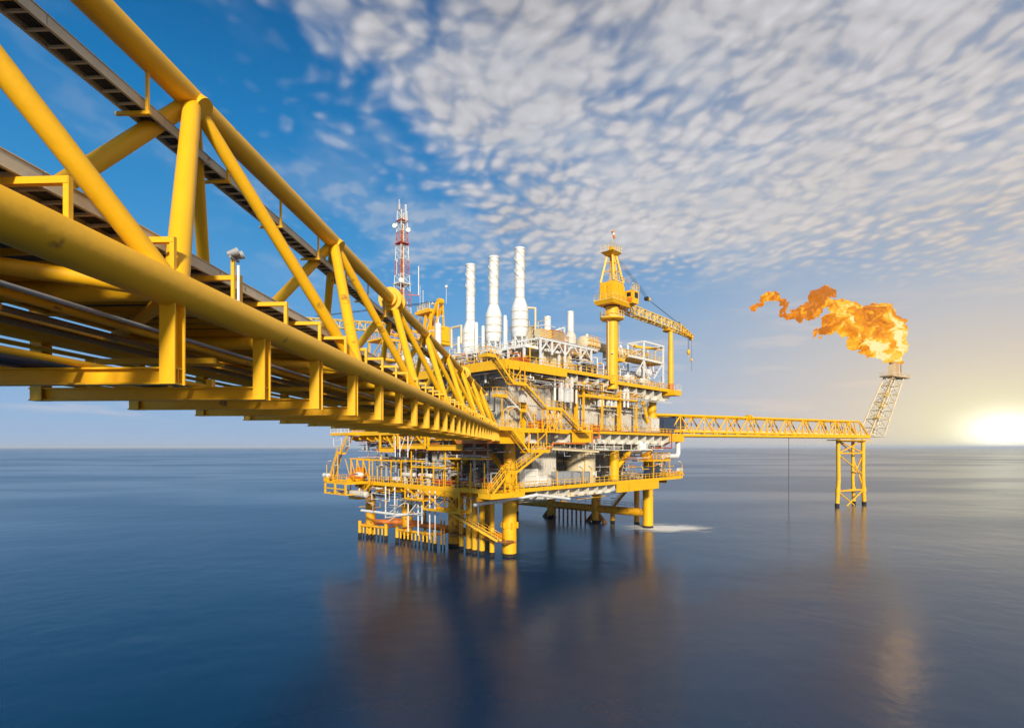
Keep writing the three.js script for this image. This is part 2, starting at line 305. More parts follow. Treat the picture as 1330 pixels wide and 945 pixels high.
  const hs = G(); hs.pipe([[7.2, 20.35, -8.0], [7.5, 19.95, -8.4], [7.6, 19.75, -8.9], [7.9, 19.7, -9.6]], 0.03, 6); T.add('hose', hs, M.grey);
}
// cable trays: ladder racks carried by the bridge
function tray(label, z, y, w, s0, s1, supports, sup) {
  const T = new Thing(BF, 'cable_tray', label, 'cable tray', [s0, y, z], 'cable trays of the access bridge');
  const L = 3.05;
  for (const sd of [-1, 1]) for (let s = s0; s < s1; s += L) {
    const e = Math.min(s + L - 0.015, s1), zz = z + sd * w / 2;
    T.add('side_rail', G().box(s, e, y - 0.09, y + 0.11, zz - 0.012, zz + 0.012).box(s, e, y + 0.11, y + 0.125, zz - 0.03, zz + 0.03).box(s, e, y - 0.105, y - 0.09, zz - 0.03, zz + 0.03), M.tray);
  }
  const far = G(); let anyFar = false;
  for (let s = s0 + 0.2; s < s1; s += 0.42) { if (s < 40) T.add('rung', G().box(s, s + 0.05, y - 0.085, y - 0.045, z - w / 2 + 0.014, z + w / 2 - 0.014), M.tray); else { far.box(s, s + 0.05, y - 0.085, y - 0.045, z - w / 2, z + w / 2); anyFar = true; } }
  if (anyFar) T.stuff('rungs', far, M.tray);
  for (const o of [-0.36, -0.2, -0.05, 0.13, 0.29, 0.4]) T.add('cable', G().cyl([s0, y - 0.02, z + o * w * 0.9], [s1, y - 0.02, z + o * w * 0.9], 0.022, 6), M.dark);
  T.add('tray_cover', G().box(s0, s1, y + 0.127, y + 0.14, z - w / 2, z + w / 2), M.steel);
  for (let s = supports[0]; s < s1; s += supports[1]) sup(T, s);
}
tray('grey ladder tray hung beneath the top chord of the access bridge', -8.75, 25.38, 0.46, -6, 84, [5.4, 3.1], (T, s) => {
  T.add('tray_hanger', G().beam([s, 25.16, -8.42], [s, 26.15, -8.42], 0.06, 0.06), M.yellow); T.add('tray_foot', G().beam([s, 25.20, -8.36], [s, 25.20, -9.12], 0.07, 0.07), M.yellow);
});
tray('grey ladder tray behind the near bottom chord of the access bridge', -7.0, 21.62, 0.55, -8, 83, [0.7, 2.06], (T, s) => {
  T.add('tray_post', G().beam([s, 20.85, -6.05], [s, 21.48, -6.05], 0.075, 0.075), M.yellow); T.add('tray_arm', G().beam([s, 21.43, -6.02], [s, 21.43, -7.34], 0.09, 0.09), M.yellow);
  T.add('tray_post', G().beam([s, 21.07, -7.32], [s, 21.38, -7.32], 0.06, 0.06), M.yellow);
});
{
  const T = new Thing(BF, 'floodlight_post', 'small floodlight pair on a post above the near bottom chord', 'floodlight', [10.75, 20.9, -6.05]);
  T.add('post', G().beam([10.75, 20.86, -6.05], [10.75, 21.72, -6.05], 0.06, 0.06), M.yellow);
  T.add('conduit', G().cyl([10.82, 20.9, -5.98], [10.82, 21.62, -5.98], 0.03, 8), M.white);
  for (const o of [-0.09, 0.09]) { const h = T.add('lamp_head', G().cyl([10.72 + o, 21.78, -6.10], [10.80 + o, 21.86, -5.93], 0.05, 12, 0.085), M.grey); T.add('lens', G().cyl([10.80 + o, 21.86, -5.93], [10.803 + o, 21.863, -5.925], 0.078, 12), M.lens, h); }
  T.add('yoke', G().beam([10.6, 21.73, -6.03], [10.92, 21.73, -6.03], 0.04, 0.04), M.grey);
}

// ------------------------------------------------------------------ helpers for the platforms
const Y1 = 11.4, Y2 = 20.9, Y3 = 31.3, Y3B = 30.6, Y4 = 34.9;      // cellar, main, upper, upper (low end), stack deck
function railing(T, pts, mat = M.yellow, { h = 1.15, step = 1.5, kick = true, r = 0.05, parent } = {}) {
  const g = G();
  for (let k = 0; k + 1 < pts.length; k++) {
    const a = pts[k], b = pts[k + 1], L = dist(a, b), n = Math.max(1, Math.round(L / step));
    for (const f of [1, 0.55]) g.cyl([a[0], a[1] + h * f, a[2]], [b[0], b[1] + h * f, b[2]], r, 5, r, false);
    if (kick) g.beam([a[0], a[1] + 0.1, a[2]], [b[0], b[1] + 0.1, b[2]], 0.03, 0.16);
    for (let i = 0; i <= n; i++) { if (k && !i) continue; const p = lerp3(a, b, i / n); g.cyl(p, [p[0], p[1] + h, p[2]], r * 1.05, 5, r, false); }
  }
  return T.add('railing', g, mat, parent);
}
// a flight of stairs from p (top) to q (foot); side is the axis across it
function flight(T, p, q, side, w = 1.1, mats = [M.yellow, M.yellow]) {
  const o = side === 'z' ? [0, 0, w / 2] : [w / 2, 0, 0], sh = (a, k, dy = 0) => [a[0] + o[0] * k, a[1] + dy, a[2] + o[2] * k];
  for (const k of [-1, 1]) T.add('stringer', G().beam(sh(p, k, -0.05), sh(q, k, -0.05), 0.07, 0.34), mats[0]);
  const n = Math.max(3, Math.round(Math.abs(p[1] - q[1]) / 0.22)), t = G();
  for (let i = 1; i < n; i++) { const c = lerp3(p, q, i / n); if (side === 'z') t.box(c[0] - 0.14, c[0] + 0.14, c[1] - 0.02, c[1] + 0.02, c[2] - w / 2, c[2] + w / 2); else t.box(c[0] - w / 2, c[0] + w / 2, c[1] - 0.02, c[1] + 0.02, c[2] - 0.14, c[2] + 0.14); }
  T.stuff('treads', t, M.steel);
  for (const k of [-1, 1]) {
    const g = G(); for (const f of [1.05, 0.6]) g.cyl(sh(p, k, f), sh(q, k, f), 0.042, 5, 0.042, false);
    const m = Math.max(2, Math.round(dist(p, q) / 1.1)); for (let i = 0; i <= m; i++) { const c = lerp3(sh(p, k), sh(q, k), i / m); g.cyl(c, [c[0], c[1] + 1.05, c[2]], 0.042, 5, 0.042, false); }
    T.add('handrail', g, mats[1]);
  }
}
function landing(T, x0, x1, y, z0, z1, rails = [], mat = M.yellow) {
  T.add('landing', G().box(x0, x1, y - 0.30, y, z0, z1), mat);
  for (const r of rails) railing(T, r, mat);
}
// white girder with bracket plates under a deck's edge; along x at z, or along z at x
function bays(T, along, from, to, at, yTop, depth, n, reach, mat = M.whiteOld) {
  const out = Math.sign(reach), w = at - reach;
  if (along === 'x') {
    T.add('girder_web', G().box(from, to, yTop - depth, yTop, w - 0.05, w + 0.05), mat);
    T.add('girder_flange', G().box(from, to, yTop - depth - 0.09, yTop - depth, w - 0.3, w + 0.3), mat);
    for (let i = 0; i <= n; i++) { const x = mix(from, to, i / n); T.add('bracket', bracket([x, 0, 0], [0, 0, out], w + out * 0.051, at - out * 0.12, yTop, depth), mat); }
  } else {
    T.add('girder_web', G().box(w - 0.05, w + 0.05, yTop - depth, yTop, from, to), mat);
    T.add('girder_flange', G().box(w - 0.3, w + 0.3, yTop - depth - 0.09, yTop - depth, from, to), mat);
    for (let i = 0; i <= n; i++) { const z = mix(from, to, i / n); T.add('bracket', bracket([0, 0, z], [out, 0, 0], w + out * 0.051, at - out * 0.12, yTop, depth), mat); }
  }
}
function bracket(o, dir, a, b, yTop, depth) {
  const g = G(), t = 0.05, alongZ = dir[2] !== 0;
  const P = (d, y, s) => alongZ ? [o[0] + s, y, d] : [d, y, o[2] + s];
  const c = [[a, yTop - depth], [b, yTop - depth * 0.72], [b, yTop], [a, yTop]];
  const bot = c.map(([d, y]) => P(d, y, -t)), top = c.map(([d, y]) => P(d, y, t));
  const face = (q, flip) => flip ? g.quad(q[3], q[2], q[1], q[0]) : g.quad(q[0], q[1], q[2], q[3]);
  face(bot, true); face(top, false);
  for (let k = 0; k < 4; k++) { const m = (k + 1) % 4; g.quad(bot[k], bot[m], top[m], top[k]); }
  return g;
}
// corrugated cladding sheet
function sheet(along, from, to, at, y0, y1, out) {
  const g = G(), n = Math.max(2, Math.round(Math.abs(to - from) / 0.62)), w = (to - from) / n;
  const B = (a, b, d0, d1, ya, yb) => along === 'x' ? g.box(a, b, ya, yb, at + d0 * out, at + d1 * out) : g.box(at + d0 * out, at + d1 * out, ya, yb, a, b);
  B(from, to, -0.04, 0, y0, y1);
  for (let i = 0; i < n; i++) B(from + w * (i + 0.22), from + w * (i + 0.70), 0, 0.17, y0 + 0.02, y1 - 0.02);
  return g;
}
// orthogonal pipe runs: seeded, inside a box
function pipes(T, seed, n, [x0, x1, y0, y1, z0, z1], mats, { rmin = 0.05, rmax = 0.14, axes = 'xxyz', legs = 4, name = 'pipe', len = 6, fine = false } = {}) {
  const R = rng(seed), lim = [[x0, x1], [y0, y1], [z0, z1]].map(l => l[0] < l[1] ? l : [l[1], l[0]]), all = new Map();
  const put = (nm, m, f) => { if (!fine) { const g = G(); f(g); T.add(nm, g, m); } else { if (!all.has(m)) all.set(m, G()); f(all.get(m)); } };
  for (let k = 0; k < n; k++) {
    const p = [mix(x0, x1, R()), mix(y0, y1, R()), mix(z0, z1, R())], pts = [p.slice()], r = mix(rmin, rmax, R() * R()); let last = -1;
    const m = 1 + Math.floor(R() * legs);
    for (let i = 0; i < m; i++) {
      let ax = 'xyz'.indexOf(axes[Math.floor(R() * axes.length)]); if (ax === last) ax = (ax + 1) % 3; last = ax;
      const l = (0.3 + R()) * len * (ax === 1 ? 0.35 : 1) * (R() < 0.5 ? -1 : 1); p[ax] = Math.min(lim[ax][1], Math.max(lim[ax][0], p[ax] + l)); if (dist(p, pts[pts.length - 1]) > 0.05) pts.push(p.slice());
    }
    if (pts.length < 2) continue;
    put(name, mats[Math.floor(R() * mats.length)], g => g.pipe(pts, r, 7));
    if (R() < 0.35) { const c = lerp3(pts[0], pts[1], 0.5); put('valve', mats[Math.floor(R() * mats.length)], g => g.ball(c, r * 2.0, 8).cyl(c, [c[0], c[1] + r * 4, c[2]], r * 0.5, 6).cyl([c[0], c[1] + r * 4, c[2]], [c[0], c[1] + r * 4.4, c[2]], r * 1.8, 10)); }
  }
  for (const [m, g] of all) T.stuff('small_pipework', g, m);
}

// ------------------------------------------------------------------ jacket: legs, braces, waterline
{
  const T = new Thing(PF, 'platform_jacket', 'yellow tubular legs and rusty braces carrying the platform out of the sea', 'jacket', [0, 0, 0]);
  const leg = (x, z, r, top = Y1 - 0.45, mat = M.yellowOld, growth = 0.9) => {
    const m = T.add('leg', G().cyl([x, growth * 0.6, z], [x, top, z], r, 28), mat);
    T.add('marine_growth', G().cyl([x, -2.5, z], [x, growth * 0.6 - 0.004, z], r * 1.02, 24), M.growth, m);
    for (const y of [3.1, 5.8, 8.6]) T.add('weld_ring', G().cyl([x, y, z], [x, y + 0.10, z], r * 1.025, 24), mat, m);
    return m;
  };
  leg(0, 0, 1.16, Y1 - 0.45, M.yellow); leg(0, -14, 1.1); leg(0, -28.5, 1.1); leg(45, 0, 1.15, Y1 - 0.45, M.yellow); leg(45, -14, 1.1); leg(45, -28, 1.1); leg(45, -41, 1.1); leg(-4.8, -34.2, 0.95, 8.6);
  leg(22, -28, 1.0); leg(48.6, -5.0, 0.62); leg(46.8, -10.5, 0.55, 3.2);
  // guides on the near corner leg
  T.add('pile_guide', G().cyl([0, 4.9, 0], [0, 5.5, 0], 1.28, 24), M.yellow);
  for (const q of [0, 1, 2, 3, 4, 5]) { const a = q * Math.PI / 3; T.add('lug', G().box(Math.cos(a) * 1.3 - 0.13, Math.cos(a) * 1.3 + 0.13, 4.7, 5.7, Math.sin(a) * 1.3 - 0.13, Math.sin(a) * 1.3 + 0.13), M.yellow); }
  const brace = (a, b, r, mat = M.rust) => T.add('brace', G().cyl(a, b, r, 20), mat);
  brace([45, 3.3, 0], [45, 3.3, -41], 0.92, M.yellowOld);
  brace([45, 1.2, -28], [45, -3.2, -24], 0.5); brace([45, 2.6, -14], [45, -3, -19.4], 0.55); brace([45, 2.6, -14], [45, -3, -8.6], 0.5); brace([45, 2.6, -28], [45, -3, -33], 0.5);
  brace([0, 3.0, -1], [0, 3.0, -34], 0.62, M.orange); brace([-4.8, 3.0, -34.2], [0, 3.0, -28.5], 0.55, M.orange);
  
  // walkway rails along the far brace
  const g = G(); for (const y of [4.9, 5.4]) g.cyl([44.2, y, -1.5], [44.2, y, -40], 0.045, 5); for (let z = -1.5; z > -40; z -= 1.9) g.cyl([44.2, 4.1, z], [44.2, 5.4, z], 0.045, 5); T.add('walkway_railing', g, M.grey);
  for (let z = -16.5; z > -27; z -= 1.35) { const q = T.add('fender_bar', G().cyl([44.0, -1.5, z], [44.0, 2.9, z], 0.17 + (z % 2 ? 0.05 : 0), 10), M.rust); }
  // risers and conductors between the near legs and the waterline
  for (const [px, py, r] of [[599, 714, 0.42], [608.6, 717, 0.48], [616.5, 718.7, 0.48], [626, 720, 0.50], [639, 722.3, 0.42], [653.5, 722, 0.13], [656.5, 722, 0.13], [573, 712, 0.13], [577, 712.5, 0.13], [552, 700, 0.28], [530, 696, 0.24], [480, 696.5, 0.3]]) {
    const p = ry(px, py, 0), m = T.add(r > 0.3 ? 'conductor' : 'riser', G().cyl([p[0], 0.7, p[2]], [p[0], r > 0.2 ? Y1 - 0.5 : 5.2, p[2]], r, 16), r > 0.3 ? M.yellow : M.yellowOld);
    T.add('marine_growth', G().cyl([p[0], -2, p[2]], [p[0], 0.697, p[2]], r * 1.06, 12), M.growth, m);
    if (r > 0.3) T.add('weld_ring', G().cyl([p[0], 4.9, p[2]], [p[0], 5.02, p[2]], r * 1.05, 16), M.rust, m);
  }
  // walkway along the conductors near the water
  T.add('landing_stage', G().box(-2.6, -0.6, 2.6, 2.85, 1.6, -12.6), M.rust);
  for (const z of [1.2, -3, -7, -11]) T.add('stage_bracket', G().beam([-2.4, 2.5, z], [0.2, 2.5, z], 0.2, 0.25), M.orange);
  railing(T, [[-2.6, 2.85, 1.5], [-2.6, 2.85, -2.2]], M.yellowOld, { kick: false });
}
// boat fenders: a rail with closely set uprights that dip into the sea
function fender(label, a, b, n, y) {
  const T = new Thing(PF, 'boat_fender', label, 'boat fender', [a[0], -1, a[2]], 'boat fenders by the left legs');
  T.add('rail', G().cyl([a[0], y, a[2]], [b[0], y, b[2]], 0.27, 14), M.yellowOld);
  for (let i = 0; i <= n; i++) {
    const p = lerp3(a, b, i / n), r = i === 0 || i === n ? 0.34 : 0.17, m = T.add('upright', G().cyl([p[0], 0.9, p[2]], [p[0], i === 0 || i === n ? y + 0.9 : y - 0.24, p[2]], r, 12), M.yellow);
    T.add('marine_growth', G().cyl([p[0], -1.6, p[2]], [p[0], 0.897, p[2]], r * 1.05, 10), M.growth, m);
  }
  const q = [a, b].map(p => [p[0], p[1], p[2]]); for (const p of q) T.add('tie', G().cyl([p[0] + 0.25, y, p[2]], [0.2, y + 0.4, p[2]], 0.2, 10), M.orange);
}
fender('short yellow boat fender with black feet farthest out from the bridge', [-6.4, 0, -35.6], [-4.9, 0, -28.6], 7, 2.4);
fender('longer yellow boat fender with black feet beside the row of conductors', [-4.9, 0, -24.9], [-4.0, 0, -14.6], 10, 2.4);

// ------------------------------------------------------------------ cellar deck
{
  const T = new Thing(PF, 'cellar_deck', 'lowest yellow deck of the platform with open equipment bays', 'deck', [0, Y1, 0]);
  T.add('deck_plate', G().box(-7.9, 50.5, Y1 - 0.12, Y1, 4.9, -36), M.steel);
  T.add('edge_beam', G().box(-8.05, 26, Y1 - 0.42, Y1 + 0.14, 4.9, 5.05), M.yellow);
  T.add('edge_beam', G().box(26.02, 50.5, Y1 - 0.42, Y1 + 0.14, 4.9, 5.05), M.yellow);
  T.add('edge_beam', G().box(-8.2, -8.05, Y1 - 0.5, Y1 + 0.14, 5.05, -36), M.yellow);
  T.add('edge_beam', G().box(50.5, 50.65, Y1 - 0.5, Y1 + 0.14, 5.05, -10), M.yellow);
  T.add('fascia', G().box(-8.15, -8.02, Y1 - 1.5, Y1 - 0.52, -3.5, -14), M.yellow);
  for (const [a, b] of [[24.6, 28.6], [28.9, 40.6]]) T.add('fascia', G().box(a, b, Y1 - 2.05, Y1 - 0.44, 4.84, 5.12), M.yellow);
  bays(T, 'x', 1.5, 24.4, 4.8, Y1 - 0.45, 1.55, 8, 1.5);
  bays(T, 'z', -14.5, -35, -7.9, Y1 - 0.55, 0.9, 8, -1.2, M.yellow);
  for (let x = -6; x < 50; x += 4.5) T.add('joist', G().ibeam([x, Y1 - 0.75, 3], [x, Y1 - 0.75, -35.5], 0.3, 1.2), M.yellowOld);
  for (const z of [0, -14, -28]) T.add('main_girder', G().ibeam([-7.5, Y1 - 1.0, z], [50, Y1 - 1.0, z], 0.5, 1.7, 0.06, 0.05), M.yellowOld);
  // outward platforms
  T.add('wing_plate', G().box(-13, -8.2, Y1 - 0.3, Y1, -29.5, -37.5), M.yellow); railing(T, [[-8.2, Y1, -29.5], [-13, Y1, -29.5], [-13, Y1, -37.5], [-8.2, Y1, -37.5]]);
  for (const z of [-29.7, -33.5, -37.3]) { T.add('wing_frame', G().beam([-13, Y1 - 0.3, z], [-13, Y1 - 2.3, z], 0.3, 0.3), M.yellow); T.add('wing_frame', G().beam([-13, Y1 - 2.2, z], [-8.2, Y1 - 2.2, z], 0.25, 0.25), M.yellow); }
  for (const y of [Y1 - 1.2, Y1 - 2.2]) T.add('wing_frame', G().beam([-13, y, -29.7], [-13, y, -37.3], 0.22, 0.22), M.yellow);
  T.add('wing_plate', G().box(50.65, 53.0, Y1 - 0.4, Y1 - 0.02, 4.4, -3), M.yellow); railing(T, [[50.6, Y1, 4.4], [52.9, Y1, 4.4], [52.9, Y1, -3]]);
  T.add('wing_plate', G().box(53.0, 54.6, Y1 + 0.3, Y1 + 0.6, 3.9, 1.5), M.yellow);
  railing(T, [[-8.1, Y1, 4.95], [50.4, Y1, 4.95]]); railing(T, [[-8.1, Y1, 4.95], [-8.1, Y1, -29]]);
  // lattice-framed access platform hung beneath the near left edge
  const zz = [-6.6, -0.2], yy = Y1 - 3.6;
  for (const [za, zb, yb] of [[-15.5, -10.4, Y1 - 2.2], [-10.4, -4.9, Y1 - 3.6], [-4.9, -1.4, Y1 - 3.6]]) {
    T.add('hung_floor', G().box(-9.9, -7.4, yb - 0.14, yb, za, zb), M.yellow);
    for (const x of [-9.85, -7.45]) {
      T.add('hung_post', G().beam([x, yb, za], [x, Y1 - 0.3, za], 0.18, 0.18), M.yellow); T.add('hung_post', G().beam([x, yb, zb], [x, Y1 - 0.3, zb], 0.18, 0.18), M.yellow);
      T.add('hung_brace', G().beam([x, yb, za], [x, Y1 - 0.4, zb], 0.13, 0.13), M.yellow); T.add('hung_brace', G().beam([x, Y1 - 0.4, za], [x, yb, zb], 0.13, 0.13), M.yellow);
      T.add('hung_rail', G().beam([x, Y1 - 0.35, za], [x, Y1 - 0.35, zb], 0.18, 0.22), M.yellow); T.add('hung_rail', G().beam([x, yb + 0.1, za], [x, yb + 0.1, zb], 0.2, 0.25), M.yellow);
    }
  }
  // pipework slung under the deck
  pipes(T, 11, 46, [-6, 40, Y1 - 2.9, Y1 - 1.2, 3.5, -10], [M.whiteOld, M.grey, M.yellowOld, M.white], { axes: 'xxz', len: 9, rmax: 0.2 });
  pipes(T, 12, 44, [-7.5, 2, Y1 - 3.4, Y1 - 1.0, -13, -35], [M.whiteOld, M.white, M.grey, M.steel], { axes: 'zzyx', len: 7, rmax: 0.2 });
  T.add('header_pipe', G().pipe([rx(615, 656, -9.9), rx(690, 645.5, -8.2)].map((p, k) => k ? [0.5, p[1] - 0.6, 5.6] : p).concat([[9, Y1 - 2.15, 5.5]]), 0.24, 12), M.white);
  T.add('header_pipe', G().pipe([[-8.8, 5.9, -31], [-8.6, 6.0, -20], [-8.2, 6.3, -15]], 0.26, 12), M.white);
  for (const [px, a, b] of [[500.7, 633, 672], [512.6, 633, 672], [530, 650, 690], [543, 650, 695], [558, 651, 700], [565, 651, 702], [548, 651, 680]]) { const p = rx(px, a, -8.6), q = rx(px, b, -8.6); T.add('drop_pipe', G().cyl([-8.6, Y1 - 0.5, p[2]], [-8.6, q[1], p[2]], 0.13, 10), M.white); }
  for (const [pa, pb] of [[[500, 672], [560, 664]], [[500, 669], [545, 640]], [[530, 668], [552, 640]], [[505, 676], [512, 672]]]) { const a = rx(pa[0], pa[1], -8.8), b = rx(pb[0], pb[1], -8.8); T.add('rack_bar', G().beam(a, b, 0.14, 0.18), M.whiteOld); }
  // columns up to the main deck
  for (const [x, z] of [[0, 0], [0, -14], [0, -28.5], [30.5, 0.5], [45, 0], [45, -14], [30.5, -14], [16, -14]]) T.add('column', G().cyl([x, Y1, z], [x, Y2 - 1.4, z], 1.0, 20), M.yellow);
  for (const [a, b] of [[[30.5, 13.2, 0.5], [39.5, 19.2, 0.5]], [[45, 14.4, 0], [39.6, 19.3, 0.2]], [[45, 17.2, 0.2], [52, 19.4, 1.2]], [[0, 13.6, -0.6], [0, 19.2, -7]], [[0, 13, -27.6], [0, 19.2, -21]], [[0, 19.0, -8], [0, 13.4, -13.3]]]) T.add('column_brace', G().cyl(a, b, 0.52, 16), M.yellow);
  pipes(T, 13, 60, [-5.5, 2, Y1 + 0.3, Y2 - 1.8, 2, -34], [M.steel, M.grey, M.whiteOld, M.yellow, M.dark, M.orange], { axes: 'zzyyx', len: 6, rmax: 0.22 });
  pipes(T, 14, 64, [8, 29, Y1 + 0.4, Y2 - 1.9, 0.5, -6], [M.steel, M.grey, M.dark, M.whiteOld, M.yellow], { axes: 'xyyz', len: 5, rmax: 0.22 });
  for (let z = 2; z > -35; z -= 3.1) { T.add('edge_post', G().beam([-7.7, Y1, z], [-7.7, Y1 + (Math.abs(z * 7 % 5) > 2.4 ? 4.2 : 6.6), z], 0.16, 0.16), M.yellow); T.add('hang_pipe', G().cyl([-5.8, Y1 + 0.3, z - 1.2], [-5.8, Y2 - 1.3, z - 1.2], 0.12 + 0.1 * Math.abs(z % 2), 10), Math.abs(z) % 3 > 1.4 ? M.grey : M.panelDark); }
  for (const [za, zb, y] of [[-15, -35, 15.6], [1, -9, 16.2], [-8, -17, 14.6]]) { T.add('pipe_bridge', G().beam([-7.2, y, za], [-7.2, y, zb], 0.2, 0.28), M.yellow); T.add('pipe_bridge', G().beam([-5.2, y, za], [-5.2, y, zb], 0.2, 0.28), M.yellow); for (let z = za; z > zb; z -= 2.4) T.add('pipe_bridge_tie', G().beam([-7.2, y, z], [-5.2, y, z], 0.12, 0.16), M.yellow); pipes(T, 140 + Math.round(y), 12, [-7.2, -5.2, y + 0.15, y + 0.7, za, zb], [M.whiteOld, M.white, M.grey, M.orange], { axes: 'zzzx', len: 8, rmax: 0.14 }); }
  pipes(T, 16, 60, [-7.4, -3, Y1 + 0.2, Y1 + 2.6, 3, -28], [M.whiteOld, M.yellow, M.grey, M.white, M.orange, M.red, M.steel], { axes: 'zyyx', len: 2.4, rmax: 0.16, fine: true });
  pipes(T, 17, 60, [31, 50, Y1 + 0.2, Y1 + 3.4, 4.4, 0], [M.yellow, M.whiteOld, M.yellow, M.grey, M.white, M.orange], { axes: 'xyyz', len: 2.2, rmax: 0.12, fine: true });
  pipes(T, 18, 40, [3, 26, Y2 - 4.4, Y2 - 2.0, 4.4, 1], [M.whiteOld, M.grey, M.white, M.dark, M.steel], { axes: 'xxyz', len: 4, rmax: 0.12, fine: true });
  pipes(T, 19, 36, [-9.6, -5, 6.2, Y1 - 0.8, -12, -34], [M.whiteOld, M.yellow, M.grey, M.yellowOld, M.steel, M.white], { axes: 'zyyx', len: 3, rmax: 0.12, fine: true });
  T.add('upper_stage', G().box(40, 47.5, 15.0, 15.25, 4.2, -1), M.yellow); railing(T, [[40, 15.25, 4.15], [47.4, 15.25, 4.15], [47.4, 15.25, -1]]); for (const x of [40.2, 43.8, 47.3]) T.add('stage_post', G().beam([x, Y1, 4.1], [x, 15, 4.1], 0.16, 0.16), M.yellow);
  for (let z = -29; z > -36; z -= 2.2) { T.add('edge_post', G().beam([-8.4, Y1, z], [-8.4, Y1 + 4.4, z], 0.18, 0.18), M.yellow); T.add('edge_brace', G().beam([-8.4, Y1, z], [-8.4, Y1 + 4.3, z - 2.2], 0.12, 0.12), M.yellow); } T.add('edge_rail', G().beam([-8.4, Y1 + 4.4, -29], [-8.4, Y1 + 4.4, -36], 0.2, 0.26), M.yellow);
  pipes(T, 15, 40, [32, 49, Y1 + 0.3, Y2 - 2.5, 3.5, -6], [M.yellow, M.grey, M.whiteOld, M.white, M.orange], { axes: 'xyzz', len: 4, rmax: 0.16 });
}
// ------------------------------------------------------------------ main deck
{
  const T = new Thing(PF, 'main_deck', 'middle yellow and cream deck of the platform where the bridges land', 'deck', [0, Y2, 0]);
  T.add('deck_plate', G().box(-7.9, 46, Y2 - 0.12, Y2, 4.9, -37), M.steel);
  T.add('edge_beam', G().box(-8.05, 9.5, Y2 - 0.55, Y2 + 0.14, 4.9, 5.06), M.yellow);
  T.add('edge_beam', G().box(9.52, 46, Y2 - 0.36, Y2 + 0.14, 4.9, 5.05), M.yellow);
  T.add('edge_beam', G().box(-8.2, -8.05, Y2 - 0.6, Y2 + 0.14, 5.05, -37), M.yellow);
  T.add('kick_pipe', G().cyl([15, Y2 + 0.22, 5.15], [46, Y2 + 0.22, 5.15], 0.07, 8), M.orange);
  T.add('fascia', G().box(10.5, 16, Y2 - 2.0, Y2 - 0.38, 4.9, 5.14), M.yellow);
  bays(T, 'x', -3.5, 10.3, 4.8, Y2 - 0.58, 1.55, 4, 1.6); bays(T, 'x', 16.4, 45.8, 4.8, Y2 - 0.4, 1.75, 9, 1.6);
  bays(T, 'z', -2.5, -36.5, -7.9, Y2 - 0.65, 0.95, 12, -1.2, M.yellow);
  for (let x = -6; x < 46; x += 4) T.add('joist', G().ibeam([x, Y2 - 0.8, 3], [x, Y2 - 0.8, -36.5], 0.3, 1.25), M.panelDark);
  for (const z of [0, -14, -28]) T.add('main_girder', G().ibeam([-7.5, Y2 - 1.05, z], [45.5, Y2 - 1.05, z], 0.5, 1.8, 0.06, 0.05), M.panelDark);
  railing(T, [[-3, Y2, 4.95], [45.8, Y2, 4.95], [45.8, Y2, -3]]); railing(T, [[-8.1, Y2, -2], [-8.1, Y2, -37]]);
  // underslung pipes, cable ladders and the orange fire main
  pipes(T, 21, 60, [0, 44, Y2 - 3.3, Y2 - 2.1, 4.2, 0.5], [M.whiteOld, M.white, M.grey, M.whiteOld, M.dark], { axes: 'xxxyz', len: 9, rmax: 0.13 });
  pipes(T, 22, 66, [-7.6, -3, Y2 - 3.6, Y2 - 1.4, 3, -36], [M.whiteOld, M.white, M.grey, M.dark, M.steel, M.orange], { axes: 'zzzyx', len: 9, rmax: 0.17 });
  T.add('fire_main', G().pipe([[3.4, Y2 - 2.9, 5.2], [4.6, Y2 - 2.9, 5.2], [5.0, Y2 - 2.2, 5.2], [14, Y2 - 2.2, 5.2]], 0.16, 10), M.orange);
  T.add('fire_main', G().pipe([[16.2, Y2 - 2.1, 5.2], [16.2, Y2 + 0.2, 5.2], [18.3, Y2 + 0.2, 5.2], [18.3, Y2 - 1.1, 5.2], [17.0, Y2 - 1.1, 5.2]], 0.15, 10), M.orange);
  T.add('fire_main', G().pipe([[46.1, Y2 + 0.2, 5.2], [46.1, Y2 - 3.0, 5.2], [38.5, Y2 - 3.0, 5.2]], 0.12, 8), M.red);
  T.add('pipe_rack', G().beam([2, Y2 - 3.4, 4.3], [44, Y2 - 3.4, 4.3], 0.3, 0.14), M.whiteOld); for (let x = 3; x < 44; x += 3.1) T.add('rack_post', G().beam([x, Y2 - 3.4, 4.3], [x, Y2 - 1.9, 4.3], 0.12, 0.12), M.whiteOld);
  // hung yellow support frames beneath the bridge landing
  for (const [za, zb, y] of [[-11.5, -2.6, 18.0], [-20.3, -12.0, 18.2], [-26, -21, 17.6]]) {
    T.add('hung_girder', G().ibeam([-8.1, y, za], [-8.1, y, zb], 0.45, 0.9, 0.08, 0.06), M.yellow);
    for (const z of [za + 0.2, zb - 0.2]) T.add('hung_post', G().beam([-8.1, y, z], [-8.1, Y2 - 0.5, z], 0.32, 0.32), M.yellow);
    T.add('hung_brace', G().beam([-8.1, y, zb - 0.3], [-8.1, Y2 - 0.9, zb - 2.6], 0.2, 0.2), M.yellow);
  }
  for (const z of [-16.8, -19.2, -20.6]) T.add('hung_strut', G().cyl([-8.3, Y2 - 0.9, z], [-8.3, 16.3, z], 0.10, 8), M.white);
  for (const z of [-17, -19.4]) T.add('hung_strut', G().cyl([-8.3, Y2 - 1, z + 1.8], [-8.3, 16.8, z], 0.09, 8), M.white);
  // bridge landing box
  T.add('bridge_seat', G().box(-9.6, -8.2, Y2 - 2.3, Y2 - 0.62, 5.4, -2.4), M.orange);
  T.add('bridge_seat', G().box(-8.05, -2, Y2 - 2.3, Y2 - 0.6, 4.86, 5.2), M.yellow);
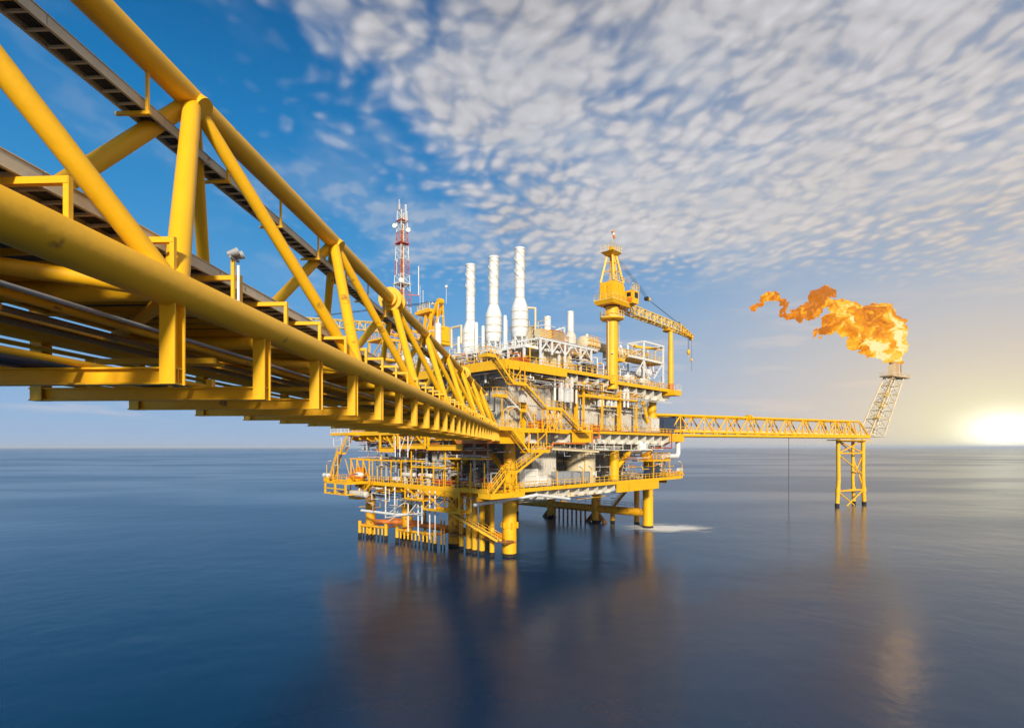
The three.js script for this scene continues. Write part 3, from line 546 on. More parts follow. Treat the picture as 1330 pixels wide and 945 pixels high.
  // far corner platform beside the flare bridge
  T.add('wing_plate', G().box(46.1, 54, Y2 - 1.6, Y2 - 0.05, 4.2, -1.5), M.yellow); railing(T, [[46.2, Y2, 4.2], [53.9, Y2, 4.2], [53.9, Y2, -1.5]]);
  T.add('wing_pipe', G().pipe([[52.6, Y2 - 1.4, 3.4], [52.6, Y2 - 4.2, 3.4], [52.0, Y2 - 4.9, 3.4], [45.8, Y2 - 4.9, 3.4]], 0.55, 16), M.white);
  // left wing
  T.add('wing_plate', G().box(-10.5, -8.2, Y2 - 0.5, Y2 - 0.02, -33, -40), M.yellow); railing(T, [[-8.2, Y2, -40], [-10.4, Y2, -40], [-10.4, Y2, -33]], M.whiteOld);
  T.add('wing_rack', G().pipe([[-10, Y2 - 0.5, -39.5], [-10, Y2 - 2.6, -39.5], [-10, Y2 - 2.6, -33.5], [-10, Y2 - 0.5, -33.5]], 0.07, 6).pipe([[-10, Y2 - 0.5, -36.5], [-10, Y2 - 2.6, -36.5]], 0.07, 6).pipe([[-10, Y2 - 1.5, -39.5], [-10, Y2 - 1.5, -33.5]], 0.06, 6), M.white);
  for (const [x, z] of [[0, 3.2], [14, 3.2], [28, 3.2], [45, 1], [-5, -6], [-5, -16], [-5, -26], [-5, -35]]) T.add('column', x === 45 ? G().cyl([x, Y2, z], [x, Y3B - 1.4, z], 1.0, 20) : G().ibeam([x, Y2, z], [x, Y3 - 0.6, z], 0.5, 0.5, 0.06, 0.05), x === 45 ? M.yellow : M.yellow);
  T.add('column_brace', G().cyl([41.2, Y2 + 0.02, 2.9], [37, Y3B - 1.4, 2.9], 0.42, 14), M.yellow);
  T.add('column_brace', G().cyl([45, Y2 + 5.4, 1], [48.5, Y3B - 1.2, 1], 0.12, 8), M.white);
  pipes(T, 27, 40, [-7.9, -5, Y2 - 1.4, Y2 + 1.4, -4, -37], [M.white, M.orange, M.yellow, M.whiteOld, M.yellow], { axes: 'zyxz', len: 3, rmax: 0.12, fine: true });
  pipes(T, 28, 36, [-2, 38, Y2 + 0.2, Y2 + 2.6, 4.6, 2.4], [M.yellow, M.whiteOld, M.yellow, M.grey, M.orange], { axes: 'xyyz', len: 1.8, rmax: 0.09, fine: true });
  pipes(T, 29, 40, [16, 40, Y2 + 4.3, Y3B - 1.4, 3.8, 1.9], [M.yellow, M.whiteOld, M.cream, M.grey, M.tan], { axes: 'xxyz', len: 4, rmax: 0.14, fine: true });
  pipes(T, 23, 70, [-4.6, -2.4, Y2 + 0.3, Y3 - 1.2, 0, -36], [M.steel, M.grey, M.whiteOld, M.white, M.yellow, M.dark], { axes: 'yyzz', len: 8, rmax: 0.24 });
  pipes(T, 24, 46, [-3, 40, Y2 + 7.6, Y3 - 0.9, 4.3, 1.9], [M.whiteOld, M.white, M.yellow, M.grey, M.orange, M.steel], { axes: 'xxyz', len: 6, rmax: 0.17 });
  pipes(T, 25, 30, [20, 40, Y2 + 5.2, Y2 + 7.4, 3.2, 1.8], [M.whiteOld, M.cream, M.grey, M.yellow], { axes: 'xxy', len: 4, rmax: 0.12 });
  pipes(T, 26, 26, [-7.6, -5.2, Y2 + 0.2, Y2 + 3.2, -6, -36], [M.white, M.whiteOld, M.yellow, M.orange, M.grey], { axes: 'zzyx', len: 4, rmax: 0.2 });
}
// corrugated module walls between main and upper deck, and inside the cellar level
function clad(label, along, at, out, rows, { door, mats = [M.panel, M.panelDark, M.panel] } = {}) {
  const b = along === 'x' ? [rows[0][0], rows[0][2], at] : [at, rows[0][2], rows[0][0]];
  const T = new Thing(PF, 'module_wall', label, 'wall', b);
  const R = rng(Math.abs(Math.round(at * 13 + rows[0][0] * 7)) + 5);
  for (const [f, t, y0, y1, w] of rows) {
    const n = Math.max(1, Math.round(Math.abs(t - f) / (w || 2.3)));
    for (let i = 0; i < n; i++) { const a = mix(f, t, i / n), c = mix(f, t, (i + 1) / n), e = Math.sign(t - f) * 0.03; T.add('wall_panel', sheet(along, Math.min(a, c - e), Math.max(a, c - e), at + out * (R() * 0.03), y0 + 0.03, y1 - 0.03, out), mats[Math.floor(R() * mats.length)]); }
    T.add('wall_rail', along === 'x' ? G().box(f, t, y1 - 0.06, y1 + 0.06, at + out * 0.14, at + out * 0.26) : G().box(at + out * 0.14, at + out * 0.26, y1 - 0.06, y1 + 0.06, f, t), M.whiteOld);
  }
  if (door) for (const [x, y] of door) { const d = T.add('door', G().box(x, x + 1.15, y, y + 2.15, at + out * 0.12, at + out * 0.2), M.cream); T.add('door_frame', G().box(x - 0.1, x, y, y + 2.25, at + out * 0.12, at + out * 0.26).box(x + 1.15, x + 1.25, y, y + 2.25, at + out * 0.12, at + out * 0.26).box(x - 0.1, x + 1.25, y + 2.15, y + 2.25, at + out * 0.12, at + out * 0.26), M.whiteOld, d); T.add('vision_panel', G().box(x + 0.35, x + 0.8, y + 1.3, y + 1.75, at + out * 0.2, at + out * 0.215), M.pane, d); }
}
clad('pale grey corrugated wall along the main deck under the white ducts', 'x', 1.6, 1, [[-2.0, 40, Y2 + 0.02, Y2 + 4.2], [-2.0, 21.5, Y2 + 4.25, Y2 + 7.5], [21.6, 33, Y2 + 4.25, Y2 + 6.6], [33.1, 39.5, Y2 + 4.25, Y2 + 5.6]], { door: [[29.6, Y2 + 0.1], [36.2, Y2 + 0.1]] });
clad('grey corrugated wall behind the bridge landing on the main deck', 'z', -2.1, -1, [[1.5, -37, Y2 + 0.02, Y2 + 4.6], [1.5, -37, Y2 + 4.65, Y2 + 8.6]]);
clad('grey corrugated wall panel beside the dark bay on the cellar deck', 'x', 2.2, 1, [[3.0, 9.5, Y1 + 0.02, Y2 - 1.6, 1.3]], {});
clad('grey corrugated wall panel facing the boat fenders on the cellar deck', 'z', -3.4, -1, [[-11.6, -16.2, Y1 + 0.02, Y2 - 1.5, 1.5]], {});
clad('grey bulkhead deep inside the cellar deck behind the grey cabinets', 'x', -8.5, 1, [[2, 49, Y1 + 0.02, Y2 - 0.2, 3]], { mats: [M.panel, M.panelDark] });
clad('grey bulkhead deep inside the cellar deck behind the left columns', 'z', 3.2, -1, [[1.8, -36, Y1 + 0.02, Y2 - 0.2, 3]], { mats: [M.panel, M.panelDark] });

// ------------------------------------------------------------------ upper deck and stack deck
{
  const T = new Thing(PF, 'upper_deck', 'yellow edged upper deck of the platform below the white stacks', 'deck', [0, Y3, 0]);
  T.add('deck_plate', G().box(-5.9, 22.4, Y3 - 0.12, Y3, 4.9, -38), M.steel); T.add('deck_plate', G().box(22.4, 46.2, Y3B - 0.12, Y3B, 4.9, -38), M.steel);
  T.add('edge_beam', G().box(-6.05, 9, Y3 - 1.25, Y3 + 0.14, 4.9, 5.06), M.yellow); T.add('edge_beam', G().box(9.02, 22.4, Y3 - 0.45, Y3 + 0.14, 4.9, 5.05), M.yellow);
  T.add('edge_beam', G().box(22.42, 46.2, Y3B - 0.5, Y3B + 0.14, 4.9, 5.05), M.yellow);
  T.add('edge_beam', G().box(-6.2, -6.05, Y3 - 1.25, Y3 + 0.14, 5.05, -38), M.yellow);
  bays(T, 'x', 9.2, 22.2, 4.8, Y3 - 0.48, 1.5, 4, 1.5); bays(T, 'x', 25.6, 46, 4.8, Y3B - 0.55, 1.75, 6, 1.5);
  T.add('catwalk_bar', G().beam([26, Y3B - 2.7, 4.9], [47, Y3B - 2.7, 4.9], 0.12, 0.1).beam([26, Y3B - 3.0, 4.9], [46, Y3B - 3.0, 4.9], 0.12, 0.1), M.whiteOld);
  for (let x = -4; x < 46; x += 4) T.add('joist', G().ibeam([x, Y3B - 0.75, 3.0], [x, Y3B - 0.75, -37], 0.3, 1.2), M.panelDark);
  railing(T, [[-2, Y3, 4.95], [22.4, Y3, 4.95]]); railing(T, [[22.6, Y3B, 4.95], [46, Y3B, 4.95], [46, Y3B, -6]]); railing(T, [[-6.1, Y3, 1], [-6.1, Y3, -38]]);
  T.add('rest_bracket', G().box(45.0, 48.2, Y3B - 1.2, Y3B - 0.1, 6.4, 3.2), M.yellow); railing(T, [[46.2, Y3B, 6.4], [48.1, Y3B, 6.4], [48.1, Y3B, 3.2]], M.whiteOld);
  pipes(T, 31, 60, [-5.5, 2, Y3 + 0.2, Y4 - 0.6, 3.6, -37], [M.white, M.whiteOld, M.yellow, M.orange, M.grey, M.white], { axes: 'zzyx', len: 4, rmax: 0.2 });
  pipes(T, 32, 44, [10, 22, Y3 + 0.2, Y3 + 3.4, 4.3, 1.2], [M.white, M.whiteOld, M.yellow, M.cream], { axes: 'xyz', len: 3, rmax: 0.12 });
  pipes(T, 33, 64, [24, 45, Y3B + 0.2, Y3B + 4.6, 4.2, -3], [M.white, M.whiteOld, M.yellow, M.white, M.orange, M.grey], { axes: 'xyzx', len: 3.2, rmax: 0.19 });
  pipes(T, 34, 40, [-5, 3, Y3 - 3.2, Y3 - 1.4, 4.4, -30], [M.whiteOld, M.grey, M.white, M.steel, M.dark], { axes: 'zzyx', len: 7, rmax: 0.16 });
  pipes(T, 35, 36, [-4, 20, Y3 - 3.0, Y3 - 1.4, 4.6, 2.2], [M.whiteOld, M.grey, M.white, M.yellow], { axes: 'xxyz', len: 5, rmax: 0.14 });
  pipes(T, 37, 60, [-5.5, 0, Y3 + 0.2, Y3 + 3.2, 3, -24], [M.yellow, M.white, M.whiteOld, M.orange], { axes: 'zyyx', len: 2.2, rmax: 0.14, fine: true });
  pipes(T, 38, 50, [23, 44, Y3B + 0.2, Y3B + 2.0, 4.6, 2], [M.yellow, M.whiteOld, M.white, M.yellow], { axes: 'xyyz', len: 1.6, rmax: 0.1, fine: true });
  pipes(T, 36, 40, [-5, 2, Y3 + 0.3, Y4 + 4, -20, -37], [M.white, M.whiteOld, M.yellow, M.white], { axes: 'zyyx', len: 5, rmax: 0.28 });
}
{
  const T = new Thing(PF, 'stack_deck', 'white railed mezzanine on braced posts carrying the three tall stacks', 'deck', [0, Y4, 0]);
  T.add('deck_plate', G().box(1.4, 11, Y4 - 0.3, Y4, 2.2, -27), M.white);
  T.add('deck_plate', G().box(-1.6, 1.4, Y4 - 0.75, Y4 - 0.45, -3.2, -27), M.white);
  railing(T, [[11, Y4, 2.1], [1.5, Y4, 2.1], [1.5, Y4, -3.2]], M.white, { r: 0.05 }); railing(T, [[1.5, Y4 - 0.45, -3.2], [-1.5, Y4 - 0.45, -3.2], [-1.5, Y4 - 0.45, -27]], M.white, { r: 0.05 });
  for (let z = 1.8; z > -27; z -= 3.6) for (const x of z > -3 ? [1.6, 6.2, 10.8] : [-1.4, 6.2, 10.8]) {
    T.add('post', G().beam([x, Y3, z], [x, Y4 - (x < 0 ? 0.75 : 0.3), z], 0.34, 0.34), M.white);
    if (x < 3) { T.add('brace', G().beam([x, Y3 + 0.6, z - 0.15], [x, Y4 - 0.8, z - 1.7], 0.2, 0.2), M.white); T.add('brace', G().beam([x, Y3 + 0.6, z - 3.4], [x, Y4 - 0.8, z - 1.9], 0.2, 0.2), M.white); }
  }
  pipes(T, 41, 44, [6.8, 10.5, Y4 + 0.2, Y4 + 5.4, 1.6, -26], [M.white, M.whiteOld, M.white, M.yellowPale], { axes: 'yyzx', len: 4.5, rmax: 0.16 });
  for (const [x, z, h] of [[4.5, -5.4, 6.4], [5.5, -6.2, 6.0], [5.2, -11.8, 5.6], [4.2, -12.6, 6.2], [6, -5.0, 5.2], [5.5, -19, 4.6], [6.4, -12.2, 4.8]]) T.add('standpipe', G().cyl([x, Y4, z], [x, Y4 + h, z], 0.34, 12).ball([x, Y4 + h, z], 0.34, 10), M.white);
  T.add('crossover_duct', G().pipe([[7.2, Y4 + 0.5, -0.6], [7.2, Y4 + 7.6, -0.6], [5.8, Y4 + 7.6, -1.6]], 0.2, 10), M.cream);
  T.add('crossover_duct', G().pipe([[4, Y4 + 2.5, -19.5], [4, Y4 + 6.4, -19.5], [4, Y4 + 6.4, -16.6], [4, Y4 + 3, -16.6]], 0.24, 10), M.cream);
}

// ------------------------------------------------------------------ stairs
{
  let T = new Thing(PF, 'staircase', 'long yellow zigzag stair from the upper deck down the platform face to the main deck', 'staircase', [0, Y2, 6.3]);
  const a = rz(640, 477, 6.4), b = rz(663, 502, 6.4), c = rz(680, 503, 6.4), d = rz(707, 530, 6.4), e = rz(727, 530, 6.4), f = rz(753, 560, 6.4);
  const yb = 27.7, yd = 24.35;
  flight(T, [a[0], Y3 - 0.05, 6.4], [b[0], yb, 6.4], 'z'); landing(T, b[0], c[0], yb, 5.85, 6.95, [[[b[0], yb, 6.9], [c[0], yb, 6.9]]]);
  flight(T, [c[0], yb, 6.4], [d[0], yd, 6.4], 'z', 1.1, [M.yellow, M.yellow]); landing(T, d[0], e[0], yd, 5.85, 6.95, [[[d[0], yd, 6.9], [e[0], yd, 6.9]]]);
  flight(T, [e[0], yd, 6.4], [f[0], Y2 + 0.05, 6.4], 'z'); landing(T, a[0] - 1.6, a[0], Y3 - 0.05, 5.1, 6.95, [[[a[0] - 1.6, Y3 - 0.05, 5.1], [a[0] - 1.6, Y3 - 0.05, 6.9], [a[0], Y3 - 0.05, 6.9]]]);
  landing(T, f[0], f[0] + 3, Y2 + 0.02, 5.1, 6.95, [[[f[0] + 3, Y2, 6.9], [f[0], Y2, 6.9]]]);
  for (const x of [d[0] + 0.1, (d[0] + e[0]) / 2, e[0] - 0.1]) for (const z of [5.9, 6.9]) T.add('support_post', G().beam([x, Y2 - 0.3, z], [x, yd - 0.3, z], 0.14, 0.14), M.yellow);
  for (const z of [5.9, 6.9]) { const m = (d[0] + e[0]) / 2; T.add('cross_brace', G().beam([d[0] + 0.1, Y2, z], [m, yd - 0.3, z], 0.1, 0.1), M.yellow); T.add('cross_brace', G().beam([d[0] + 0.1, yd - 0.3, z], [m, Y2, z], 0.1, 0.1), M.yellow); T.add('cross_brace', G().beam([m, Y2, z], [e[0] - 0.1, yd - 0.3, z], 0.1, 0.1), M.yellow); T.add('cross_brace', G().beam([m, yd - 0.3, z], [e[0] - 0.1, Y2, z], 0.1, 0.1), M.yellow); }
  T.add('support_base', G().box(d[0] - 0.2, e[0] + 0.2, Y2 - 0.5, Y2 - 0.3, 5.1, 7.0), M.yellow);
  for (const x of [b[0] + 0.2, c[0] - 0.2]) { T.add('support_post', G().beam([x, yb, 6.85], [x, Y3 - 0.3, 6.85], 0.12, 0.12), M.yellow); T.add('support_post', G().beam([x, yb, 5.95], [x, Y3 - 0.3, 5.95], 0.12, 0.12), M.yellow); }
  T.add('cross_brace', G().beam([b[0] + 0.2, yb + 0.1, 6.85], [c[0] - 0.2, Y3 - 0.5, 6.85], 0.1, 0.1), M.yellow);

  T = new Thing(PF, 'staircase', 'narrow stair with pale stringers on the grey wall behind the zigzag stair', 'staircase', [0, Y2, 4.2]);
  const g = rz(656, 514, 4.2), h = rz(673, 535, 4.2), i = rz(681, 535, 4.2), j = rz(695, 556, 4.2), yh = 23.9;
  flight(T, [g[0], g[1], 4.2], [h[0], yh, 4.2], 'z', 0.9, [M.panel, M.yellow]); landing(T, h[0], i[0], yh, 3.7, 4.7, [[[h[0], yh, 4.65], [i[0], yh, 4.65]]]); flight(T, [i[0], yh, 4.2], [j[0], Y2 + 0.05, 4.2], 'z', 0.9, [M.panel, M.yellow]);
  landing(T, g[0] - 2.2, g[0], g[1], 3.7, 4.7, [[[g[0] - 2.2, g[1], 3.7], [g[0] - 2.2, g[1], 4.65], [g[0], g[1], 4.65]]]);
  T.add('support_post', G().beam([h[0] + 0.3, Y2, 4.5], [h[0] + 0.3, yh - 0.3, 4.5], 0.14, 0.14), M.yellow); T.add('support_post', G().beam([g[0] - 1, Y2, 4.5], [g[0] - 1, g[1] - 0.3, 4.5], 0.14, 0.14), M.yellow);

  T = new Thing(PF, 'staircase', 'yellow switchback stair hanging between the main deck and the cellar deck', 'staircase', [0, Y1, 6.4]);
  const k = rz(662, 560, 6.4), l = rz(683, 586, 6.4), m = rz(707, 586, 6.4), yl = 17.5;
  flight(T, [k[0], Y2 - 0.05, 6.4], [l[0], yl, 6.4], 'z'); landing(T, l[0], m[0], yl, 5.2, 7.6, [[[l[0], yl, 7.55], [m[0], yl, 7.55], [m[0], yl, 5.2]]]);
  landing(T, k[0] - 2.6, k[0], Y2 - 0.05, 5.1, 6.95, [[[k[0] - 2.6, Y2, 6.9], [k[0], Y2, 6.9]]]);
  for (const x of [l[0] + 0.1, m[0] - 0.1]) T.add('hanger_post', G().beam([x, yl, 6.95], [x, Y2 - 0.4, 6.95], 0.13, 0.13), M.yellow);
  T.add('cross_brace', G().beam([l[0] + 0.1, yl, 6.95], [m[0] - 0.1, Y2 - 0.5, 6.95], 0.12, 0.12), M.yellow); T.add('hanger_post', G().beam([(l[0] + m[0]) / 2, yl, 6.95], [(l[0] + m[0]) / 2, Y2 - 0.4, 6.95], 0.1, 0.1), M.yellow);
  const n = rz(668, 612, 7.0), yn = 14.4; flight(T, [m[0] - 1.4, yl, 7.0], [n[0], yn, 7.0], 'z'); landing(T, n[0] - 1.6, n[0], yn, 6.4, 7.6, [[[n[0] - 1.6, yn, 7.55], [n[0], yn, 7.55]]]);
  const q = rz(646, 634, 7.0); flight(T, [n[0] - 1.6, yn, 7.0], [n[0] - 5.0, Y1 + 0.05, 7.0], 'z'); 
  T.add('support_floor', G().box(n[0] - 5.6, n[0] + 1.6, Y1 - 0.75, Y1, 5.1, 7.7), M.yellow);
  for (const x of [n[0] - 1.5, n[0] - 0.1]) for (const z of [6.5, 7.5]) T.add('support_post', G().beam([x, Y1, z], [x, yn - 0.3, z], 0.15, 0.15), M.yellow);
  T.add('cross_brace', G().beam([n[0] - 1.5, Y1, 7.5], [n[0] - 0.1, yn - 0.3, 7.5], 0.1, 0.1), M.yellow); T.add('cross_brace', G().beam([n[0] - 1.5, yn - 0.3, 7.5], [n[0] - 0.1, Y1, 7.5], 0.1, 0.1), M.yellow);
  railing(T, [[n[0] + 1.5, Y1, 5.3], [n[0] + 1.5, Y1, 7.65], [n[0] - 1.4, Y1, 7.65]]);

  T = new Thing(PF, 'staircase', 'slanted yellow stair at the outer left end above the lifeboat deck', 'staircase', [-10, Y1, -36]);
  flight(T, [-9.8, Y2 - 0.3, -33.2], [-9.8, 17.0, -36.2], 'x'); landing(T, -10.5, -9.2, 17.0, -36.2, -37.4, [[[-10.4, 17, -36.2], [-10.4, 17, -37.4]]]); flight(T, [-9.8, 17, -37.4], [-9.8, Y1 + 0.1, -40.6], 'x');
  T.add('support_post', G().beam([-10.4, Y1, -37.2], [-10.4, 16.7, -37.2], 0.16, 0.16), M.yellow); T.add('foot_stage', G().box(-10.9, -8.3, Y1 - 0.3, Y1 + 0.08, -37.6, -41.5), M.yellow);
  railing(T, [[-10.9, Y1 + 0.08, -38], [-10.9, Y1 + 0.08, -41.5], [-8.4, Y1 + 0.08, -41.5]]);

  T = new Thing(PF, 'staircase', 'steep yellow stair from the hung lattice platform down to the waterline stage', 'staircase', [-8.5, 2.8, -2]);
  flight(T, [-8.4, Y1 - 3.7, -5.4], [-3.0, 3.0, 0.6], 'x', 0.9);
  T = new Thing(PF, 'staircase', 'small yellow stair under the left end of the cellar deck', 'staircase', [-9, 8, -31]);
  flight(T, [-8.8, Y1 - 0.2, -27.4], [-8.8, 8.3, -31.2], 'x', 1.0); landing(T, -9.6, -7.4, 8.3, -31.2, -34.4, [[[-9.5, 8.3, -31.2], [-9.5, 8.3, -34.4]]]);
  T.add('support_post', G().beam([-9.3, 8.3, -34.2], [-9.3, Y1 - 0.3, -34.2], 0.16, 0.16), M.yellow); T.add('support_post', G().beam([-9.3, 8.3, -31.4], [-9.3, Y1 - 0.3, -31.4], 0.16, 0.16), M.yellow);
  T = new Thing(PF, 'staircase', 'thin grey stair from the far brace up to the cellar deck', 'staircase', [45, 4, -6]);
  flight(T, [44.2, Y1 - 1.2, -3.2], [44.2, 4.2, -8.6], 'x', 0.9, [M.yellowOld, M.yellowOld]);
}

// ------------------------------------------------------------------ the three exhaust stacks and two short vents
for (const [z, label, big] of [[-2.3, 'tallest looking white exhaust stack closest to the crane', 1], [-8.8, 'middle one of the three tall white exhaust stacks', 1], [-15.1, 'tall white exhaust stack nearest the lattice mast', 0]]) {
  const T = new Thing(PF, 'exhaust_stack', label, 'stack', [5, Y4, z], 'tall white exhaust stacks'), c = [5, 0, z];
  const y0 = big ? 37.3 : 35.3, body = T.add('silencer_body', G().lathe(c, [[1.25, y0], [1.45, y0 + 0.9], [1.5, y0 + 4.4]], 28), M.white);
  for (const y of [y0 + 1.6, y0 + 2.9, y0 + 4.3]) T.add('band', G().cyl([5, y, z], [5, y + 0.1, z], 1.56, 28), M.cream, body);
  const yc = y0 + 4.4; T.add('cone', G().lathe(c, [[1.5, yc], [1.46, yc + 0.7], [1.05, yc + 1.9], [0.87, yc + 2.4]], 28), M.white);
  const pipe = T.add('flue', G().lathe(c, [[0.86, yc + 2.4], [0.86, 52.85]], 28), M.white);
  T.add('cap_ring', G().cyl([5, 52.6, z], [5, 52.9, z], 0.95, 28), M.white);
  for (let y = yc + 2.45; y < 52; y += 1.55) T.add('band', G().cyl([5, y, z], [5, y + 0.09, z], 0.90, 24), M.cream, pipe);
  for (let k = 0; k < 3; k++) {                      // helical strakes on the upper half
    const g = G(), n = 30; let pr = null;
    for (let i = 0; i <= n; i++) { const t = i / n, q = k * 2.094 + t * 5.2, y = 47.2 + t * 5.3, P = [5 + Math.cos(q) * 0.9, y, z + Math.sin(q) * 0.9]; if (pr) g.beam(pr, P, 0.14, 0.05, [0, 1, 0]); pr = P; }
    T.add('helical_strake', g, M.cream, pipe);
  }
  for (let k = 0; k < 6; k++) { const q = k * Math.PI / 3, x = 5 + Math.cos(q) * 1.2, zz = z + Math.sin(q) * 1.2; T.add('support_leg', G().beam([x, Y4, zz], [x, y0 + 0.2, zz], 0.2, 0.2), M.white); if (big) { const q2 = q + Math.PI / 3; T.add('leg_brace', G().beam([x, Y4 + 0.2, zz], [5 + Math.cos(q2) * 1.2, y0, z + Math.sin(q2) * 1.2], 0.13, 0.13), M.white); } }
}
for (const [px, y0, y1, label] of [[711, 430, 411, 'shorter white vent pipe on the roof beside the tan boxes'], [741, 430, 404.5, 'taller white vent pipe standing on a grey cone']]) {
  const z = -3, b = rz(px, y0, z), t = rz(px, y1, z), T = new Thing(PF, 'vent_pipe', label, 'vent', [b[0], b[1] - 2.6, z]);
  T.add('pipe', G().cyl([b[0], b[1], z], [b[0], t[1], z], 0.66, 20), M.white); T.add('collar', G().cyl([b[0], t[1] - 0.35, z], [b[0], t[1] - 0.2, z], 0.7, 20), M.whiteOld);
  T.add('cone_base', G().lathe([b[0], 0, z], [[1.3, b[1] - 2.6], [1.25, b[1] - 1.2], [0.68, b[1]]], 8), M.panel);
}

// ------------------------------------------------------------------ exhaust modules, portal frames and vessels on the upper deck
function module(name, label, cat, [px0, py0, px1, py1], z, depth, mat, extra, group) {
  const a = rz(px0, py1, z), b = rz(px1, py1, z), t = rz(px0, py0, z), y0 = Math.min(a[1], b[1]), T = new Thing(PF, name, label, cat, [(a[0] + b[0]) / 2, y0, z - depth / 2], group);
  T.add('casing', G().box(a[0], b[0], y0, t[1], z - depth, z), mat);
  const w = b[0] - a[0], h = t[1] - y0; T.add('frame', G().box(a[0], b[0], t[1], t[1] + 0.08, z - depth, z + 0.06).box(a[0] - 0.05, a[0] + 0.06, y0, t[1], z, z + 0.06).box(b[0] - 0.06, b[0] + 0.05, y0, t[1], z, z + 0.06).box(a[0], b[0], y0, y0 + 0.1, z, z + 0.06), extra?.frame || mat);
  if (extra) extra.f?.(T, a[0], b[0], y0, t[1], z, depth);
  return T;
}
const louvre = (n, mat) => ({ frame: mat, f: (T, x0, x1, y0, y1, z, d) => { for (let i = 0; i < n; i++) { const y = mix(y0 + 0.15, y1 - 0.25, i / Math.max(1, n - 1)); T.add('louvre', G().box(x0 + 0.12, x1 - 0.12, y, y + 0.07, z, z + 0.09), mat); } } });
const doors = (n, mat) => ({ frame: mat, f: (T, x0, x1, y0, y1, z, d) => { for (let i = 0; i < n; i++) { const a = mix(x0, x1, i / n) + 0.05, b = mix(x0, x1, (i + 1) / n) - 0.05, q = T.add('door', G().box(a, b, y0 + 0.12, y1 - 0.08, z + 0.005, z + 0.05), mat); T.add('handle', G().box(b - 0.12, b - 0.08, (y0 + y1) / 2 - 0.1, (y0 + y1) / 2 + 0.1, z + 0.05, z + 0.09), M.steel, q); } } });
module('turbine_enclosure', 'large cream turbine enclosure behind the white portal frame', 'enclosure', [701, 453, 742, 480], 1.0, 5, M.cream, doors(5, M.cream));
module('exhaust_box', 'wide tan exhaust box above the cream enclosure', 'exhaust box', [703, 430, 738, 446], -1.5, 5, M.cream, louvre(4, M.tan));
module('exhaust_box', 'dark brown inlet box with an orange panel under the roof beam', 'exhaust box', [722, 446, 737, 458], 1.4, 3.5, M.tan, louvre(6, M.rust));
module('exhaust_box', 'brown box with an orange edge on the roof between the vent pipes', 'exhaust box', [717, 428, 733, 441], 0.2, 3, M.tan, { frame: M.orange });
module('exhaust_box', 'brown hopper box hanging below the horizontal drum', 'exhaust box', [748, 453, 768, 464], 0.6, 3, M.tan, louvre(3, M.tan));
module('exhaust_box', 'cream plenum box next to the tall stack with a brown lid', 'exhaust box', [690, 425, 706, 440], -2.2, 4, M.cream, { frame: M.tan });
module('valve_skid', 'yellow framed valve skid on the roof left of the brown box', 'skid', [703, 427, 716, 437], 2.0, 1.4, M.cream, louvre(4, M.yellow));
module('cooler_box', 'navy cooler box behind the railing at the end of the portal frame', 'cooler', [758, 472, 775, 482], 3.6, 2, M.navy, louvre(4, M.dark));
module('pump_skid', 'red and orange pump skid above the zigzag stair', 'skid', [675, 464, 688, 470.5], 3.4, 1.5, M.orange, louvre(3, M.red));
module('pump_skid', 'small red pump skid beneath the stack deck braces', 'skid', [661, 466, 667, 472.5], 1.2, 1.5, M.red, louvre(2, M.orange));
{
  const T = new Thing(PF, 'portal_frame', 'white steel portal frame with knee braces along the upper deck edge', 'frame', [12, Y3, 3]);
  const top = [[702, 436], [717, 440], [734, 443.5], [754, 447], [768, 449.5], [776, 451]].map(p => rz(p[0], p[1], 3)), yT = 36.4;
  const xs = top.map(p => p[0]);
  T.add('roof_beam', G().ibeam([xs[0] - 0.3, yT, 3], [xs[5], yT, 3], 0.3, 0.45, 0.06, 0.05), M.white); T.add('roof_beam', G().ibeam([xs[0] - 0.3, yT, -3.5], [xs[5], yT, -3.5], 0.3, 0.45, 0.06, 0.05), M.white);
  xs.forEach((x, i) => { if (i > 4) return; T.add('post', G().beam([x, i === 1 ? Y3 + 2.6 : Y3, 3], [x, yT - 0.2, 3], 0.3, 0.3), M.white); T.add('cross_beam', G().beam([x, yT, 2.8], [x, yT, -3.4], 0.22, 0.3), M.white); T.add('post', G().beam([x, Y3, -3.5], [x, yT - 0.2, -3.5], 0.26, 0.26), M.white);
    for (const s of i === 0 ? [1] : i === 4 ? [-1] : [-1, 1]) T.add('knee_brace', G().beam([x + s * 1.9, yT - 0.25, 3], [x + s * 0.15, yT - 2.1, 3], 0.2, 0.2), M.white); });
  const p = rz(733, 425, 0), q = rz(713, 429.5, 0); T.add('roof_post', G().beam([p[0], yT, 0], [p[0], p[1], 0], 0.24, 0.24), M.white); T.add('roof_rafter', G().beam([q[0], q[1] - 0.3, 0], [p[0], p[1], 0], 0.24, 0.26), M.white);
  T.add('roof_brace', G().beam([p[0] - 1.6, p[1] - 0.3, 0], [p[0], p[1] - 1.8, 0], 0.16, 0.16), M.white);
  const u = rz(777, 463, 3); T.add('end_frame', G().pipe([[xs[5] - 0.6, yT - 1.4, 2.6], [xs[5] + 0.5, yT - 1.4, 2.6], [xs[5] + 0.5, Y3 + 0.2, 2.6]], 0.15, 8).pipe([[xs[5] + 0.5, Y3 + 2.8, 2.6], [xs[5] + 2.6, Y3 + 2.8, 2.6], [xs[5] + 2.6, Y3, 2.6]], 0.15, 8), M.white);
  railing(T, [[xs[0], Y3 + 0.02, 2.4], [xs[3], Y3 + 0.02, 2.4]], M.yellow);
}
